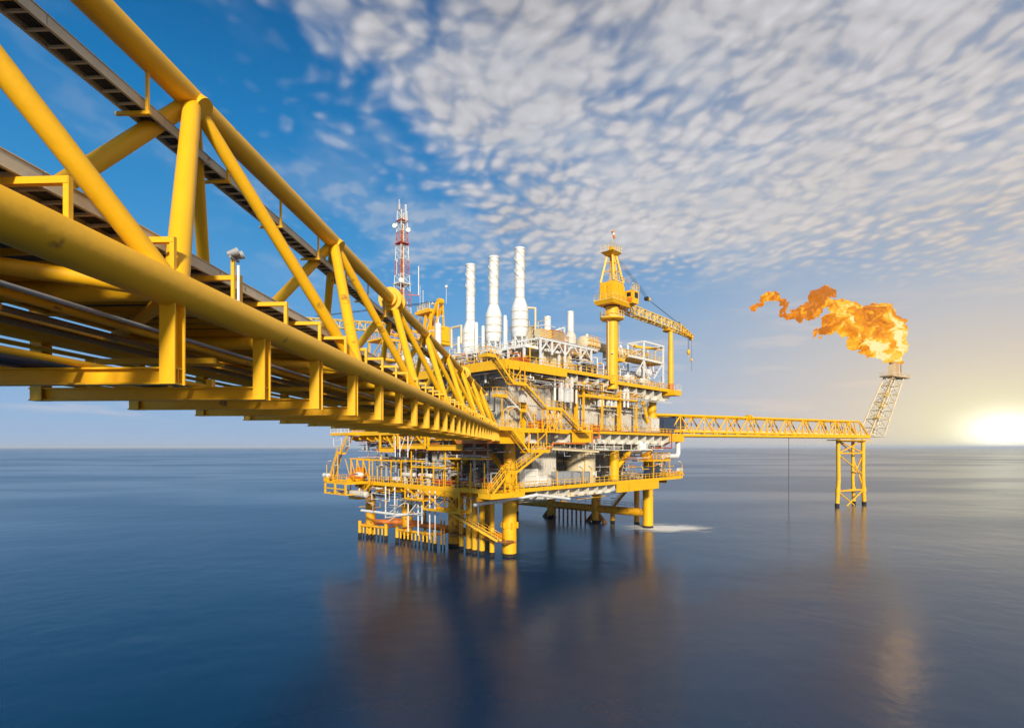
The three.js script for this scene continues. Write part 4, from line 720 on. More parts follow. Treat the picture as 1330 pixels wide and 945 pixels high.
function drum(label, a, b, r, mat, { saddle = true, name = 'pressure_vessel', y0 } = {}) {
  const T = new Thing(PF, name, label, 'vessel', [a[0], y0 ?? a[1] - r - 0.7, a[2]]), ax = Math.abs(b[0] - a[0]) > Math.abs(b[2] - a[2]);
  const s = T.add('shell', G().cyl(a, b, r, 24), mat);
  for (const p of [a, b]) T.add('dished_end', G().ball(p, r * 0.995, 20, 1, ax ? 0.5 : 1, ax ? 1 : 0.5), mat);
  for (const t of [0.12, 0.5, 0.88]) { const c = lerp3(a, b, t), d = lerp3(a, b, t + 0.015); T.add('hoop', G().cyl(c, d, r * 1.02, 24), M.whiteOld, s); }
  if (saddle) for (const t of [0.22, 0.78]) { const c = lerp3(a, b, t); T.add('saddle', ax ? G().box(c[0] - 0.15, c[0] + 0.15, y0 ?? a[1] - r - 0.7, c[1] - r * 0.8, c[2] - r * 0.8, c[2] + r * 0.8) : G().box(c[0] - r * 0.8, c[0] + r * 0.8, y0 ?? a[1] - r - 0.7, c[1] - r * 0.8, c[2] - 0.15, c[2] + 0.15), M.whiteOld); }
  T.add('nozzle', G().cyl([mix(a[0], b[0], 0.35), a[1] + r * 0.9, mix(a[2], b[2], 0.35)], [mix(a[0], b[0], 0.35), a[1] + r + 0.5, mix(a[2], b[2], 0.35)], r * 0.2, 10), M.whiteOld);
  return T;
}
{ const p = rz(757, 446, 0), q = rz(772, 448, 0); const T = drum('cream horizontal drum caged by yellow rails at the end of the roof', [p[0], 38.0, 0], [q[0], 38.0, 0], 1.5, M.cream, { y0: 36.6 });
  for (const o of [0.5, 1.4, 2.3]) T.add('cage_hoop', G().cyl([p[0] + o, 36.6, 1.62], [p[0] + o, 39.3, 1.62], 0.06, 6), M.yellow); for (const y of [37.6, 38.5, 39.3]) T.add('cage_rail', G().cyl([p[0] - 0.6, y, 1.64], [q[0], y, 1.64], 0.06, 6), M.yellow); }
{ const p = rz(822, 478, 1); drum('white vessel inside the open white frame on the upper deck', [p[0], 33.9, 2.6], [p[0] + 3.6, 33.9, 2.6], 1.0, M.white, { y0: Y3B }); }
{ const p = rz(815, 488, 3); drum('small white vessel between the crane pedestal and the open white frame', [p[0] - 1, 32.0, 3.2], [p[0] + 1.2, 32.0, 3.2], 0.72, M.white, { y0: Y3B }); }
{ const p = rz(829, 489, 3); drum('small white vessel at the foot of the open white frame', [p[0], 31.8, 3.6], [p[0] + 1.8, 31.8, 3.6], 0.62, M.white, { y0: Y3B }); }
drum('long cream vessel lying on top of the frame behind the crane pedestal', [27.5, 38.3, -1], [38, 38.3, -1], 0.9, M.cream, { y0: 36.45 });
{ const p = rz(833, 577, 3); drum('white rounded vessel slung under the main deck near the far corner', [p[0], 18.2, 3.4], [p[0], 18.2, -1], 1.55, M.white, { saddle: false, y0: 16.6 }); }
{
  const T = new Thing(PF, 'vessel_frame', 'open white box frame with a yellow hoist beam on the upper deck', 'frame', [40, Y3B, 2]);
  const X = [36, 44.2], Z = [4.2, 0.4], yA = 36.3, yB = 40;
  for (const x of X) for (const z of Z) T.add('post', G().beam([x, Y3B, z], [x, yB, z], 0.3, 0.3), M.white);
  for (const y of [yA, yB]) { for (const z of Z) T.add('beam', G().beam([X[0] - (y === yA ? 6 : 0), y, z], [X[1] + 0.3, y, z], 0.3, 0.36), M.white); for (const x of X) T.add('beam', G().beam([x, y, Z[0]], [x, y, Z[1]], 0.3, 0.34), M.white); }
  T.add('hoist_beam', G().beam([X[0] + 1, yB - 0.5, 1.2], [X[1] + 0.1, yB - 0.5, 3.6], 0.4, 0.5), M.yellow);
  for (const [a, b] of [[[36, yA, 4.2], [38.3, Y3B + 1.5, 4.2]], [[44, yA, 4.2], [40, Y3B + 2, 4.2]], [[36, yA - 0.2, 4.2], [33, Y3B + 2.4, 4.2]], [[36.2, yA, 0.4], [39, yB, 0.4]], [[44, yA, 0.4], [41, yB, 0.4]]]) T.add('brace', G().beam(a, b, 0.18, 0.18), M.white);
  T.add('floor', G().box(30, 44.2, yA - 0.3, yA - 0.18, 0.6, 4.0), M.yellow); railing(T, [[30, yA + 0.16, 4.1], [44.2, yA + 0.16, 4.1], [44.2, yA + 0.16, 0.6]], M.yellowPale);
  pipes(T, 51, 26, [30, 43.5, yA + 0.2, yA + 2.2, 3.6, 0.6], [M.white, M.whiteOld, M.yellow, M.cream], { axes: 'xyz', len: 3, rmax: 0.3 });
}

// ------------------------------------------------------------------ white vertical ducts on the face
function duct(label, px, y0, y1, w, z, group) {
  const a = rz(px, y1, z), b = rz(px, y0, z), T = new Thing(PF, 'air_duct', label, 'duct', [a[0], a[1], z], group);
  if (w > 0.5) T.add('casing', G().box(a[0] - w / 2, a[0] + w / 2, a[1], b[1], z - 0.55, z), M.white); else T.add('casing', G().cyl([a[0], a[1], z - 0.3], [a[0], b[1], z - 0.3], w / 2, 14), M.white);
  for (let k = 0; k < 4; k++) { const y = mix(a[1] + 0.2, b[1] - 0.2, k / 3); T.add('joint_band', w > 0.5 ? G().box(a[0] - w / 2 - 0.02, a[0] + w / 2 + 0.02, y, y + 0.06, z - 0.57, z + 0.02) : G().cyl([a[0], y, z - 0.3], [a[0], y + 0.06, z - 0.3], w / 2 + 0.02, 12), M.whiteOld); }
  T.add('wall_stay', G().beam([a[0], b[1] - 0.3, z - 0.5], [a[0], b[1] - 0.3, 1.75], 0.1, 0.1), M.whiteOld);
  T.add('elbow', G().pipe([[a[0], b[1] - 0.05, z - 0.3], [a[0], b[1] + 0.3, z - 0.3], [a[0], b[1] + 0.45, 2]], Math.min(w, 0.5) / 2, 10), M.white);
}
[[722.5, 487, 520, 0.42], [730.5, 488, 521, 0.78], [737.5, 489, 522, 0.62], [743.5, 489, 522, 0.62], [750.2, 487, 524, 0.36]].forEach((d, i) => duct(`white duct number ${['one, a round pipe,', 'two, the widest,', 'three, square,', 'four, square,', 'five, a round pipe,'][i]} of the tall row under the portal frame`, ...d, 4.2, 'tall white ducts under the portal frame'));
[[780.5, 514.5, 528, 0.62], [785, 515, 528.5, 0.5], [791.5, 515.5, 529, 0.6], [796, 516, 529, 0.5], [800.5, 516, 529, 0.55]].forEach((d, i) => duct(`short white duct, ${['first', 'second', 'third', 'fourth', 'last'][i]} of five from the tall ducts towards the flare`, ...d, 3.6, 'short white ducts on the grey wall'));
[[812.6, 499, 528.5, 0.5], [817.4, 499.5, 529, 0.5]].forEach((d, i) => duct(`slim white duct below the open white frame, ${['on the crane side of the pair', 'on the flare side of the pair'][i]}`, ...d, 4.3, 'pair of slim white ducts'));
// ------------------------------------------------------------------ mezzanine catwalk on the face
{
  const T = new Thing(PF, 'catwalk', 'yellow catwalk with columns halfway up the grey wall', 'catwalk', [24, Y2, 3]);
  const y = 27.6; T.add('walk_floor', G().box(15.5, 34, y - 0.35, y, 2.0, 3.9), M.yellow); railing(T, [[15.5, y, 3.85], [34, y, 3.85]]);
  for (const x of [15.6, 21.5, 27.8, 33.8]) { T.add('column', G().beam([x, Y2, 3.7], [x, Y3B - 0.8, 3.7], 0.3, 0.3), M.yellow); T.add('bracket', G().beam([x, y + 2.2, 3.7], [x, y + 2.2, 1.8], 0.2, 0.2), M.yellow); }
  T.add('top_rail', G().beam([15.6, y + 2.4, 3.7], [33.8, y + 2.4, 3.7], 0.2, 0.24), M.yellow);
  T.add('lower_rail', G().beam([16, Y2 + 4.5, 2.2], [34, Y2 + 4.5, 2.2], 0.16, 0.2), M.whiteOld);
}
module('filter_box', 'cream filter box standing on the yellow catwalk', 'filter box', [757, 494, 771, 505], 3.3, 1.2, M.cream, louvre(4, M.whiteOld));
module('filter_box', 'second cream filter box on the catwalk nearer the flare', 'filter box', [780, 497, 788, 507], 3.3, 1.2, M.whiteOld, louvre(3, M.cream));
module('junction_box', 'beige junction box beside the narrow pale stair', 'box', [677, 507, 684, 522], 5.0, 0.5, M.whiteOld, doors(1, M.whiteOld));
module('control_cabin', 'small pale cabin at the far end of the main deck', 'cabin', [846, 543, 856, 561], 3.8, 2.2, M.panel, doors(1, M.whiteOld));
module('hose_box', 'orange hose box behind the railing on the main deck', 'hose box', [770.5, 552.5, 779, 559], 4.4, 0.7, M.orange, doors(2, M.orange));
module('hose_box', 'small orange lifebuoy box at the foot of the zigzag stair', 'hose box', [758.5, 554, 762, 559], 4.4, 0.5, M.orange, doors(1, M.orange));
module('equipment_cabinet', 'tall orange cabinet on the landing by the bridge', 'cabinet', [689.5, 549, 694, 559.5], 4.6, 0.6, M.orange, doors(1, M.orange));
module('equipment_cabinet', 'small orange cabinet next to the pale stair foot', 'cabinet', [701, 546, 706, 556], 4.4, 0.6, M.orange, doors(1, M.orange));
module('battery_cabinet', 'grey cabinet on the cellar deck below the duct row, nearest the stair', 'cabinet', [724, 613, 741, 628], 3.6, 1.4, M.grey, doors(2, M.grey), 'grey cabinets on the cellar deck');
module('battery_cabinet', 'grey cabinet in the middle of the three on the cellar deck', 'cabinet', [744.5, 613, 756, 627], 3.6, 1.4, M.grey, doors(2, M.grey), 'grey cabinets on the cellar deck');
module('battery_cabinet', 'grey cabinet touching the big cream tank on the cellar deck', 'cabinet', [758, 613, 766, 626], 3.6, 1.4, M.grey, doors(1, M.grey), 'grey cabinets on the cellar deck');
module('chemical_tote', 'white frame rack of chemical totes beside the switchback stair', 'rack', [682, 610, 698, 631], 3.9, 1.2, M.whiteOld, louvre(4, M.white));
module('chemical_tote', 'low white tote in front of the grey corrugated panel', 'rack', [700, 618, 710, 630], 4.2, 1.0, M.white, louvre(3, M.whiteOld));
module('transformer_box', 'navy ribbed box on the platform beside the flare bridge, nearer the deck', 'transformer', [862, 542, 877, 562], 3.0, 2.2, M.navy, louvre(8, M.navy), 'navy boxes by the flare bridge');
module('transformer_box', 'navy ribbed box on the platform beside the flare bridge, at its outer end', 'transformer', [878.5, 541, 889, 562], 3.0, 2.2, M.navy, louvre(8, M.grey), 'navy boxes by the flare bridge');
module('transformer_box', 'navy box low on the cellar deck at the far corner', 'transformer', [845, 606, 861, 616], 3.9, 1.6, M.navy, louvre(5, M.dark), 'navy boxes by the flare bridge');
{
  const p = rz(765, 600, 2.2), T = new Thing(PF, 'storage_tank', 'big upright cream tank in the middle of the cellar deck', 'tank', [p[0] + 0.8, Y1, -0.4]);
  T.add('shell', G().lathe([p[0] + 0.8, 0, -0.4], [[2.9, Y1], [2.9, Y2 - 1.9]], 36), M.cream); for (const y of [13.6, 16.2]) T.add('seam', G().cyl([p[0] + 0.8, y, -0.4], [p[0] + 0.8, y + 0.06, -0.4], 2.93, 36), M.cream);
  T.add('manway', G().cyl([p[0] + 1.2, 13, 2.2], [p[0] + 1.3, 13, 2.75], 0.45, 16), M.whiteOld);
  T.add('level_gauge', G().cyl([p[0] - 1.1, 12, 2.1], [p[0] - 1.1, 18, 2.1], 0.07, 8), M.yellow);
}
{
  const T = new Thing(PF, 'monorail', 'long cream monorail beam hung across the open cellar bay', 'monorail', [15, 17, 4.4]), a = rz(697, 591, 4.6), b = rz(778, 592, 4.6);
  T.add('beam', G().ibeam([a[0], 18.0, 4.6], [b[0], 17.3, 4.6], 0.4, 0.5, 0.06, 0.05), M.cream); for (const t of [0.1, 0.5, 0.9]) { const c = lerp3([a[0], 18, 4.6], [b[0], 17.3, 4.6], t); T.add('hanger', G().beam([c[0], c[1] + 0.2, 4.6], [c[0], Y2 - 1.6, 4.6], 0.14, 0.14), M.whiteOld); }
}
// ------------------------------------------------------------------ left face: vessels, pumps, lifeboat
drum('pale manifold vessel on the cellar deck behind the railing below the bridge', [-6.6, Y1 + 1.7, -17.2], [-6.6, Y1 + 1.7, -20.6], 0.4, M.whiteOld, { y0: Y1 });
drum('pale twin of the manifold vessel nearer the bridge landing', [-6.6, Y1 + 1.7, -12.4], [-6.6, Y1 + 1.7, -15.6], 0.4, M.whiteOld, { y0: Y1 });
drum('grey horizontal vessel under the outer left wing', [-10.6, 9.3, -26.5], [-10.6, 9.3, -33], 0.6, M.panel, { saddle: false, y0: 8.7 });
drum('round white vessel high behind the truss on the upper deck', [-4.2, 33.4, -33.5], [-4.2, 33.4, -36.6], 1.3, M.white, { y0: Y3 });
drum('white vessel behind the truss close to the radio mast', [-3.6, 33.0, -25.4], [-3.6, 33.0, -29.6], 1.05, M.white, { y0: Y3 });
{
  const T = new Thing(PF, 'lifeboat', 'orange enclosed lifeboat with white canopy parked at the outer left end', 'lifeboat', [-9.6, Y1, -31]);
  T.add('hull', G().ball([-9.6, Y1 + 0.95, -31.6], 0.9, 20, 0.75, 1.0, 2.6), M.orange); const c = T.add('canopy', G().ball([-9.6, Y1 + 1.4, -30.6], 0.72, 18, 0.8, 1, 2.0), M.whiteOld); T.add('window_strip', G().box(-10.33, -10.2, Y1 + 1.5, Y1 + 1.65, -31.2, -30.0), M.pane, c);
  for (const z of [-33.1, -30.2]) T.add('cradle', G().box(-10.6, -9.0, Y1 + 0.02, Y1 + 0.7, z - 0.12, z + 0.12), M.yellow); T.add('rubbing_strake', G().box(-10.54, -10.44, Y1 + 0.92, Y1 + 1.04, -32.6, -30.4), M.orange, c);
}
{
  const T = new Thing(PF, 'lifeboat', 'second orange lifeboat mounted behind the first one', 'lifeboat', [-7, Y1, -34]);
  T.add('hull', G().ball([-7.2, Y1 + 1.3, -34.4], 1.15, 18, 0.8, 1.0, 2.2), M.orange); T.add('canopy', G().ball([-7.2, Y1 + 2.0, -34.2], 0.95, 16, 0.8, 1, 1.9), M.orange); T.add('cradle', G().box(-8.0, -6.4, Y1 + 0.02, Y1 + 0.8, -35.4, -33.4), M.yellow);
}
{
  const T = new Thing(PF, 'life_raft', 'white life raft canister at the tip of the left wing', 'life raft', [-12.6, Y1, -36.8]);
  T.add('canister', G().cyl([-12.9, Y1 + 1.2, -36.2], [-12.9, Y1 + 1.2, -37.9], 0.42, 14), M.white); T.add('strap', G().cyl([-12.9, Y1 + 1.2, -36.7], [-12.9, Y1 + 1.2, -36.8], 0.44, 14), M.steel); T.add('cradle', G().box(-13.2, -12.6, Y1 + 0.02, Y1 + 0.85, -37.6, -36.4), M.yellow);
}
{
  const T = new Thing(PF, 'life_raft', 'white life raft canister at the outer tip of the far cellar wing', 'life raft', [53.8, Y1 + 0.6, 3]);
  T.add('canister', G().cyl([53.2, Y1 + 1.4, 3.2], [54.5, Y1 + 1.4, 3.2], 0.5, 14), M.white); T.add('strap', G().cyl([53.8, Y1 + 1.4, 3.2], [53.9, Y1 + 1.4, 3.2], 0.52, 14), M.steel); T.add('cradle', G().box(53.3, 54.4, Y1 + 0.6, Y1 + 1.0, 2.9, 3.5), M.yellow);
}
[['red fire pump engine in the dark bay below the bridge end', -6.4, -8.3, M.red], ['red pump beside the corrugated panel on the cellar deck', -6.2, -10.8, M.red], ['orange pump near the stair at the corner of the cellar deck', -6.6, 1.6, M.orange], ['orange pump behind the railing under the bridge seat', -6.4, -3.2, M.orange], ['white pump with blue grey skid between the manifold vessels', -6.8, -22.4, M.white]].forEach(([label, x, z, m]) => {
  const T = new Thing(PF, 'pump', label, 'pump', [x, Y1, z]); T.add('skid', G().box(x - 0.6, x + 0.6, Y1, Y1 + 0.22, z - 1.1, z + 1.1), M.yellow); T.add('motor', G().cyl([x, Y1 + 0.8, z - 0.9], [x, Y1 + 0.8, z + 0.1], 0.42, 16), m); T.add('volute', G().cyl([x - 0.3, Y1 + 0.75, z + 0.6], [x + 0.3, Y1 + 0.75, z + 0.6], 0.5, 16), m); T.add('shaft', G().cyl([x, Y1 + 0.8, z + 0.1], [x, Y1 + 0.8, z + 0.5], 0.12, 8), M.steel); T.add('discharge', G().pipe([[x, Y1 + 1.1, z + 0.7], [x, Y1 + 2.6, z + 0.7], [x + 1.4, Y1 + 2.6, z + 0.7]], 0.14, 8), M.grey);
});

// ------------------------------------------------------------------ yellow crook-necked deck lamps
function lamp(label, p, dx, dz, h = 3.0) {
  const T = new Thing(PF, 'deck_lamp', label, 'lamp', p, 'crook-necked deck lamps'), e = [p[0] + dx, p[1] + h + 0.32, p[2] + dz];
  T.add('pole', G().pipe([p, [p[0], p[1] + h * 0.9, p[2]], [p[0] + dx * 0.3, p[1] + h, p[2] + dz * 0.3], e], 0.075, 7), M.yellow);
  T.add('lamp_head', G().beam([e[0] - dx * 0.55, e[1] - 0.02, e[2] - dz * 0.55], [e[0] + dx * 0.35, e[1] + 0.14, e[2] + dz * 0.35], 0.22, 0.13), M.white);
}
[[723.8, 'on the cellar railing at the grey corrugated panel'], [757.5, 'on the cellar railing between the grey cabinets'], [769, 'on the cellar railing in front of the cream tank']].forEach(([px, w]) => lamp(`crook-necked lamp ${w}`, [rz(px, 625, 4.9)[0], Y1, 4.9], -1.3, 0.2, 2.9));
[[781, 'just past the orange hose box'], [797, 'midway along the main deck railing'], [804, 'below the slim duct pair'], [825, 'in front of the wall door'], [845, 'by the pale cabin']].forEach(([px, w]) => lamp(`crook-necked lamp on the main deck ${w}`, [rz(px, 560, 4.9)[0], Y2, 4.9], -1.4, 0.2, 3.0));
[[654, 'at the bridge landing'], [660, 'at the head of the switchback stair'], [694, 'at the pale stair foot']].forEach(([px, w]) => lamp(`crook-necked lamp ${w}`, [rz(px, 560, 4.9)[0], Y2, 4.9], 1.5, 0.2, 3.0));
[[-22.4, 'on the left cellar edge near the white drop pipes'], [-7.4, 'on the left cellar edge below the bridge girder'], [-1.0, 'on the left cellar edge by the corner stair'], [-26.8, 'on the left cellar edge by the lifeboat']].forEach(([z, w]) => lamp(`crook-necked lamp ${w}`, [-8.0, Y1, z], -0.2, 1.5, 2.9));
lamp('crook-necked lamp at the outermost left stair', [-10.7, Y1 + 0.1, -41.0], -0.2, 1.6, 3.4); lamp('crook-necked lamp over the white life raft on the left wing', [-12.9, Y1, -34.2], -0.2, 1.4, 2.9); lamp('crook-necked lamp on the far cellar wing', [52.8, Y1, 4.3], -1.4, 0.1, 3.0);
lamp('crook-necked lamp on top of the open white frame', [41, 36.4, 4.1], 1.2, 0.1, 2.4); lamp('crook-necked lamp on the vessel floor near the crane', [31.5, 36.4, 4.1], 1.2, 0.1, 2.2);

// ------------------------------------------------------------------ pedestal crane
// square lattice from a to b; w, h are its width and height at both ends
function lattice(T, a, b, wa, wb, n, r, mat, { name = 'lattice', up = [0, 1, 0], ha = wa, hb = wb, rb = r * 0.6 } = {}) {
  const A = V(a), B = V(b), d = B.clone().sub(A).normalize(); let u = V(up); const s = d.clone().cross(u).normalize(); u = s.clone().cross(d).normalize();
  const P = (t, i, j) => { const q = A.clone().lerp(B, t).addScaledVector(s, i * mix(wa, wb, t) / 2).addScaledVector(u, j * mix(ha, hb, t) / 2); return [q.x, q.y, q.z]; };
  const C = [[-1, -1], [1, -1], [1, 1], [-1, 1]];
  for (const [i, j] of C) T.add(name + '_chord', G().cyl(P(0, i, j), P(1, i, j), r, 8), mat);
  for (let f = 0; f < 4; f++) {
    const [i0, j0] = C[f], [i1, j1] = C[(f + 1) % 4], g = G();
    for (let k = 0; k < n; k++) { const t0 = k / n, t1 = (k + 1) / n; g.cyl(k % 2 ? P(t0, i0, j0) : P(t0, i1, j1), k % 2 ? P(t1, i1, j1) : P(t1, i0, j0), rb, 6); g.cyl(P(t1, i0, j0), P(t1, i1, j1), rb, 6); }
    T.stuff(name + '_lacing', g, mat);
  }
}
{
  const x = 24.4, z = 4.0, T = new Thing(PF, 'pedestal_crane', 'tall yellow pedestal crane with its boom lowered onto a rest post', 'crane', [x, Y3B, z]);
  const ped = T.add('pedestal', G().lathe([x, 0, z], [[1.12, 29.2], [1.12, 42.4], [1.28, 42.8], [1.28, 45.0]], 28), M.yellow);
  T.add('weld_band', G().cyl([x, 36.9, z], [x, 37.1, z], 1.16, 28), M.yellow, ped); T.add('white_mark', G().box(x - 1.35, x - 0.9, 35.9, 36.05, z + 0.75, z + 0.95), M.white, ped);
  const lad = G(); for (const o of [-0.22, 0.22]) lad.cyl([x + 1.25, Y3B, z + 0.6 + o], [x + 1.25, 42.6, z + 0.6 + o], 0.04, 5); for (let y = Y3B; y < 42.6; y += 0.4) lad.cyl([x + 1.25, y, z + 0.38], [x + 1.25, y, z + 0.82], 0.025, 4); for (let y = Y3B + 2.4; y < 42; y += 0.9) { for (let k = 0; k < 5; k++) { const q0 = -1.57 + k * 0.63, q1 = q0 + 0.63; lad.cyl([x + 1.3 + Math.cos(q0) * 0.5, y, z + 0.6 + Math.sin(q0) * 0.4], [x + 1.3 + Math.cos(q1) * 0.5, y, z + 0.6 + Math.sin(q1) * 0.4], 0.025, 4); } } T.add('ladder', lad, M.yellowPale);
  T.add('rest_platform', G().box(x + 0.6, x + 2.4, 34.6, 35.0, z - 0.6, z + 1.4), M.yellow); railing(T, [[x + 0.6, 35, z + 1.4], [x + 2.4, 35, z + 1.4], [x + 2.4, 35, z - 0.6]], M.yellowPale);
  T.add('drain_pipe', G().cyl([x - 1.3, Y3B, z], [x - 1.3, 42.4, z], 0.07, 6), M.white);
  // octagonal service walkway
  const oct = (r, y, q = 0.39) => Array.from({ length: 9 }, (_, k) => [x + Math.cos(q + k * Math.PI / 4) * r, y, z + Math.sin(q + k * Math.PI / 4) * r]);
  T.add('service_walkway', G().lathe([x, 0, z], [[1.9, 42.45], [2.3, 42.6], [2.35, 42.85]], 8), M.yellow); railing(T, oct(2.3, 42.85), M.yellowPale, { step: 1 });
  T.add('slew_ring', G().cyl([x, 45.0, z], [x, 45.4, z], 1.5, 24), M.dark);
  // rotating house
  const house = T.add('machinery_house', G().hex([[x - 2.0, 45.9, z + 1.7], [x + 1.9, 45.9, z + 1.7], [x + 1.9, 45.9, z - 1.7], [x - 2.0, 45.9, z - 1.7], [x - 1.75, 49.6, z + 1.55], [x + 1.65, 49.6, z + 1.55], [x + 1.65, 49.6, z - 1.55], [x - 1.75, 49.6, z - 1.55]]), M.yellow);
  for (const o of [-1.5, -0.4, 0.8]) T.add('house_panel', G().box(x + o, x + o + 0.9, 46.3, 49.0, z + 1.58, z + 1.76), M.yellow, house);
  for (const o of [-1.4, 0.3]) T.add('house_panel', G().box(x - 2.06, x - 1.8, 46.3, 49.0, z + o, z + o + 1.1), M.yellow, house);
  T.add('slew_platform', G().hex([[x - 2.6, 45.2, z + 1.9], [x + 3.6, 45.2, z + 1.9], [x + 3.6, 45.2, z - 1.9], [x - 2.6, 45.2, z - 1.9], [x - 3.0, 45.9, z + 2.2], [x + 4.4, 45.9, z + 2.2], [x + 4.4, 45.9, z - 2.2], [x - 3.0, 45.9, z - 2.2]]), M.yellow);
  railing(T, [[x + 2.6, 45.9, z + 2.15], [x - 2.95, 45.9, z + 2.15], [x - 2.95, 45.9, z - 2.1]], M.yellowPale); railing(T, [[x - 1.8, 49.6, z + 1.65], [x + 1.7, 49.6, z + 1.65], [x + 1.7, 49.6, z - 1.6]], M.yellowPale);
  const cab = T.add('operator_cab', G().hex([[x + 2.6, 45.92, z + 3.0], [x + 4.7, 45.92, z + 3.0], [x + 4.7, 45.92, z + 1.2], [x + 2.6, 45.92, z + 1.2], [x + 2.6, 48.4, z + 3.0], [x + 4.95, 48.4, z + 3.0], [x + 4.95, 48.4, z + 1.2], [x + 2.6, 48.4, z + 1.2]]), M.yellow);
  T.add('cab_window', G().box(x + 3.3, x + 4.5, 47.0, 48.1, z + 3.0, z + 3.04), M.pane, cab); T.add('cab_window', G().box(x + 2.56, x + 2.6, 47.2, 48.0, z + 1.7, z + 2.6), M.pane, cab); T.add('cab_window', G().hex([[x + 4.78, 46.6, z + 2.8], [x + 4.84, 46.6, z + 2.8], [x + 4.84, 46.6, z + 1.4], [x + 4.78, 46.6, z + 1.4], [x + 4.94, 48.2, z + 2.8], [x + 4.98, 48.2, z + 2.8], [x + 4.98, 48.2, z + 1.4], [x + 4.94, 48.2, z + 1.4]]), M.pane, cab);
  T.add('air_unit', G().box(x + 2.5, x + 2.62, 46.1, 46.9, z + 2.0, z + 2.8), M.orange, cab); railing(T, [[x + 2.6, 48.4, z + 3.0], [x + 4.9, 48.4, z + 3.0], [x + 4.9, 48.4, z + 1.2]], M.yellowPale, { h: 1.3, step: 0.7, kick: false });
  // A-frame
  for (const [p, q] of [[[x - 1.7, 49.6, z + 1.5], [x - 0.8, 54.9, z + 0.6]], [[x + 1.6, 49.6, z + 1.5], [x + 0.5, 54.9, z + 0.6]], [[x - 1.7, 49.6, z - 1.5], [x - 0.8, 54.9, z - 0.6]], [[x + 1.6, 49.6, z - 1.5], [x + 0.5, 54.9, z - 0.6]]]) T.add('gantry_leg', G().beam(p, q, 0.34, 0.34), M.yellow);
  for (const y of [51.6, 53.4]) { const f = (y - 49.6) / 5.3, a = mix(-1.7, -0.8, f), b = mix(1.6, 0.5, f), c = mix(1.5, 0.6, f); T.add('gantry_tie', G().beam([x + a, y, z + c], [x + b, y, z + c], 0.16, 0.16), M.yellow); T.add('gantry_tie', G().beam([x + a, y, z + c], [x + a, y, z - c], 0.16, 0.16), M.yellow); }
  T.add('center_ladder', G().beam([x - 0.2, 49.6, z + 1.2], [x - 0.1, 55, z + 0.5], 0.5, 0.12), M.yellowPale);
  T.add('top_platform', G().hex([[x - 1.1, 54.9, z + 0.9], [x + 0.8, 54.9, z + 0.9], [x + 0.8, 54.9, z - 0.9], [x - 1.1, 54.9, z - 0.9], [x - 2.0, 55.35, z + 1.5], [x + 1.2, 55.35, z + 1.5], [x + 1.2, 55.35, z - 1.3], [x - 2.0, 55.35, z - 1.3]]), M.yellow);
  railing(T, [[x - 1.95, 55.35, z - 1.2], [x - 1.95, 55.35, z + 1.45], [x + 1.15, 55.35, z + 1.45], [x + 1.15, 55.35, z - 1.2]], M.yellowPale, { step: 0.8, kick: false });
  T.add('sheave_block', G().box(x - 0.6, x + 0.3, 55.35, 56.5, z - 0.4, z + 0.4), M.yellow);
  T.add('boom_arm_light', G().beam([x + 0.9, 51.3, z + 1.2], [x + 4.4, 50.3, z + 1.2], 0.1, 0.1), M.yellow);
  // boom, lying almost level on the rest
  const bt = [51.5, 45.1, z];
  lattice(T, [x + 2.6, 45.4, z], [x + 7, 45.6, z], 1.2, 1.7, 3, 0.13, M.yellow, { name: 'boom_foot', ha: 0.8, hb: 1.7 });
  lattice(T, [x + 7, 45.6, z], bt, 1.7, 1.5, 13, 0.13, M.yellowPale, { name: 'boom', rb: 0.075 });
  lattice(T, bt, [58.0, 44.2, z], 1.5, 0.7, 5, 0.13, M.yellow, { name: 'boom_tip', rb: 0.085 });
  T.add('tip_sheave', G().cyl([58.0, 43.9, z - 0.3], [58.0, 43.9, z + 0.3], 0.55, 16), M.yellow); T.add('tip_sheave', G().cyl([51.6, 46.2, z - 0.3], [51.6, 46.2, z + 0.3], 0.4, 14), M.dark);
  T.add('walkway_mesh', G().box(x + 8, 50, 44.7, 44.75, z - 0.4, z + 0.4), M.yellowPale);
  // ropes and hook
  const blk = [37.9, 49.2, z]; T.add('pendant_block', G().box(37.5, 38.5, 48.9, 49.5, z - 0.35, z + 0.35), M.yellow); T.add('pendant_sheave', G().cyl([37.4, 49.2, z - 0.36], [37.4, 49.2, z + 0.36], 0.42, 14), M.dark);
  const rp = G(); for (const o of [-0.3, 0, 0.3]) for (const dy of [0, 0.5]) rp.cyl([x + 0.4, 55.3 + dy, z + o], [blk[0], blk[1] + dy * 0.3, z + o], 0.02, 5); T.add('luffing_ropes', rp, M.rope);
  T.add('pendant_rope', G().cyl(blk, [51.6, 46.4, z - 0.3], 0.04, 5).cyl(blk, [54.5, 45.6, z + 0.3], 0.04, 5), M.rope);
  T.add('hoist_rope', G().cyl([56.5, 44.0, z], [56.5, 40.9, z], 0.04, 5).cyl([56.9, 44.0, z], [56.9, 40.9, z], 0.04, 5), M.rope); T.add('hook_block', G().ball([56.7, 40.4, z], 0.5, 12, 1.4, 0.8, 0.8).cyl([56.7, 39.7, z], [56.7, 39.2, z], 0.1, 8), M.yellow);
  T.add('whip_rope', G().cyl([58.3, 43.6, z], [58.3, 36.2, z], 0.035, 5), M.rope); T.add('whip_hook', G().ball([58.3, 38.7, z], 0.28, 10, 1.5, 1, 1), M.yellow);
}
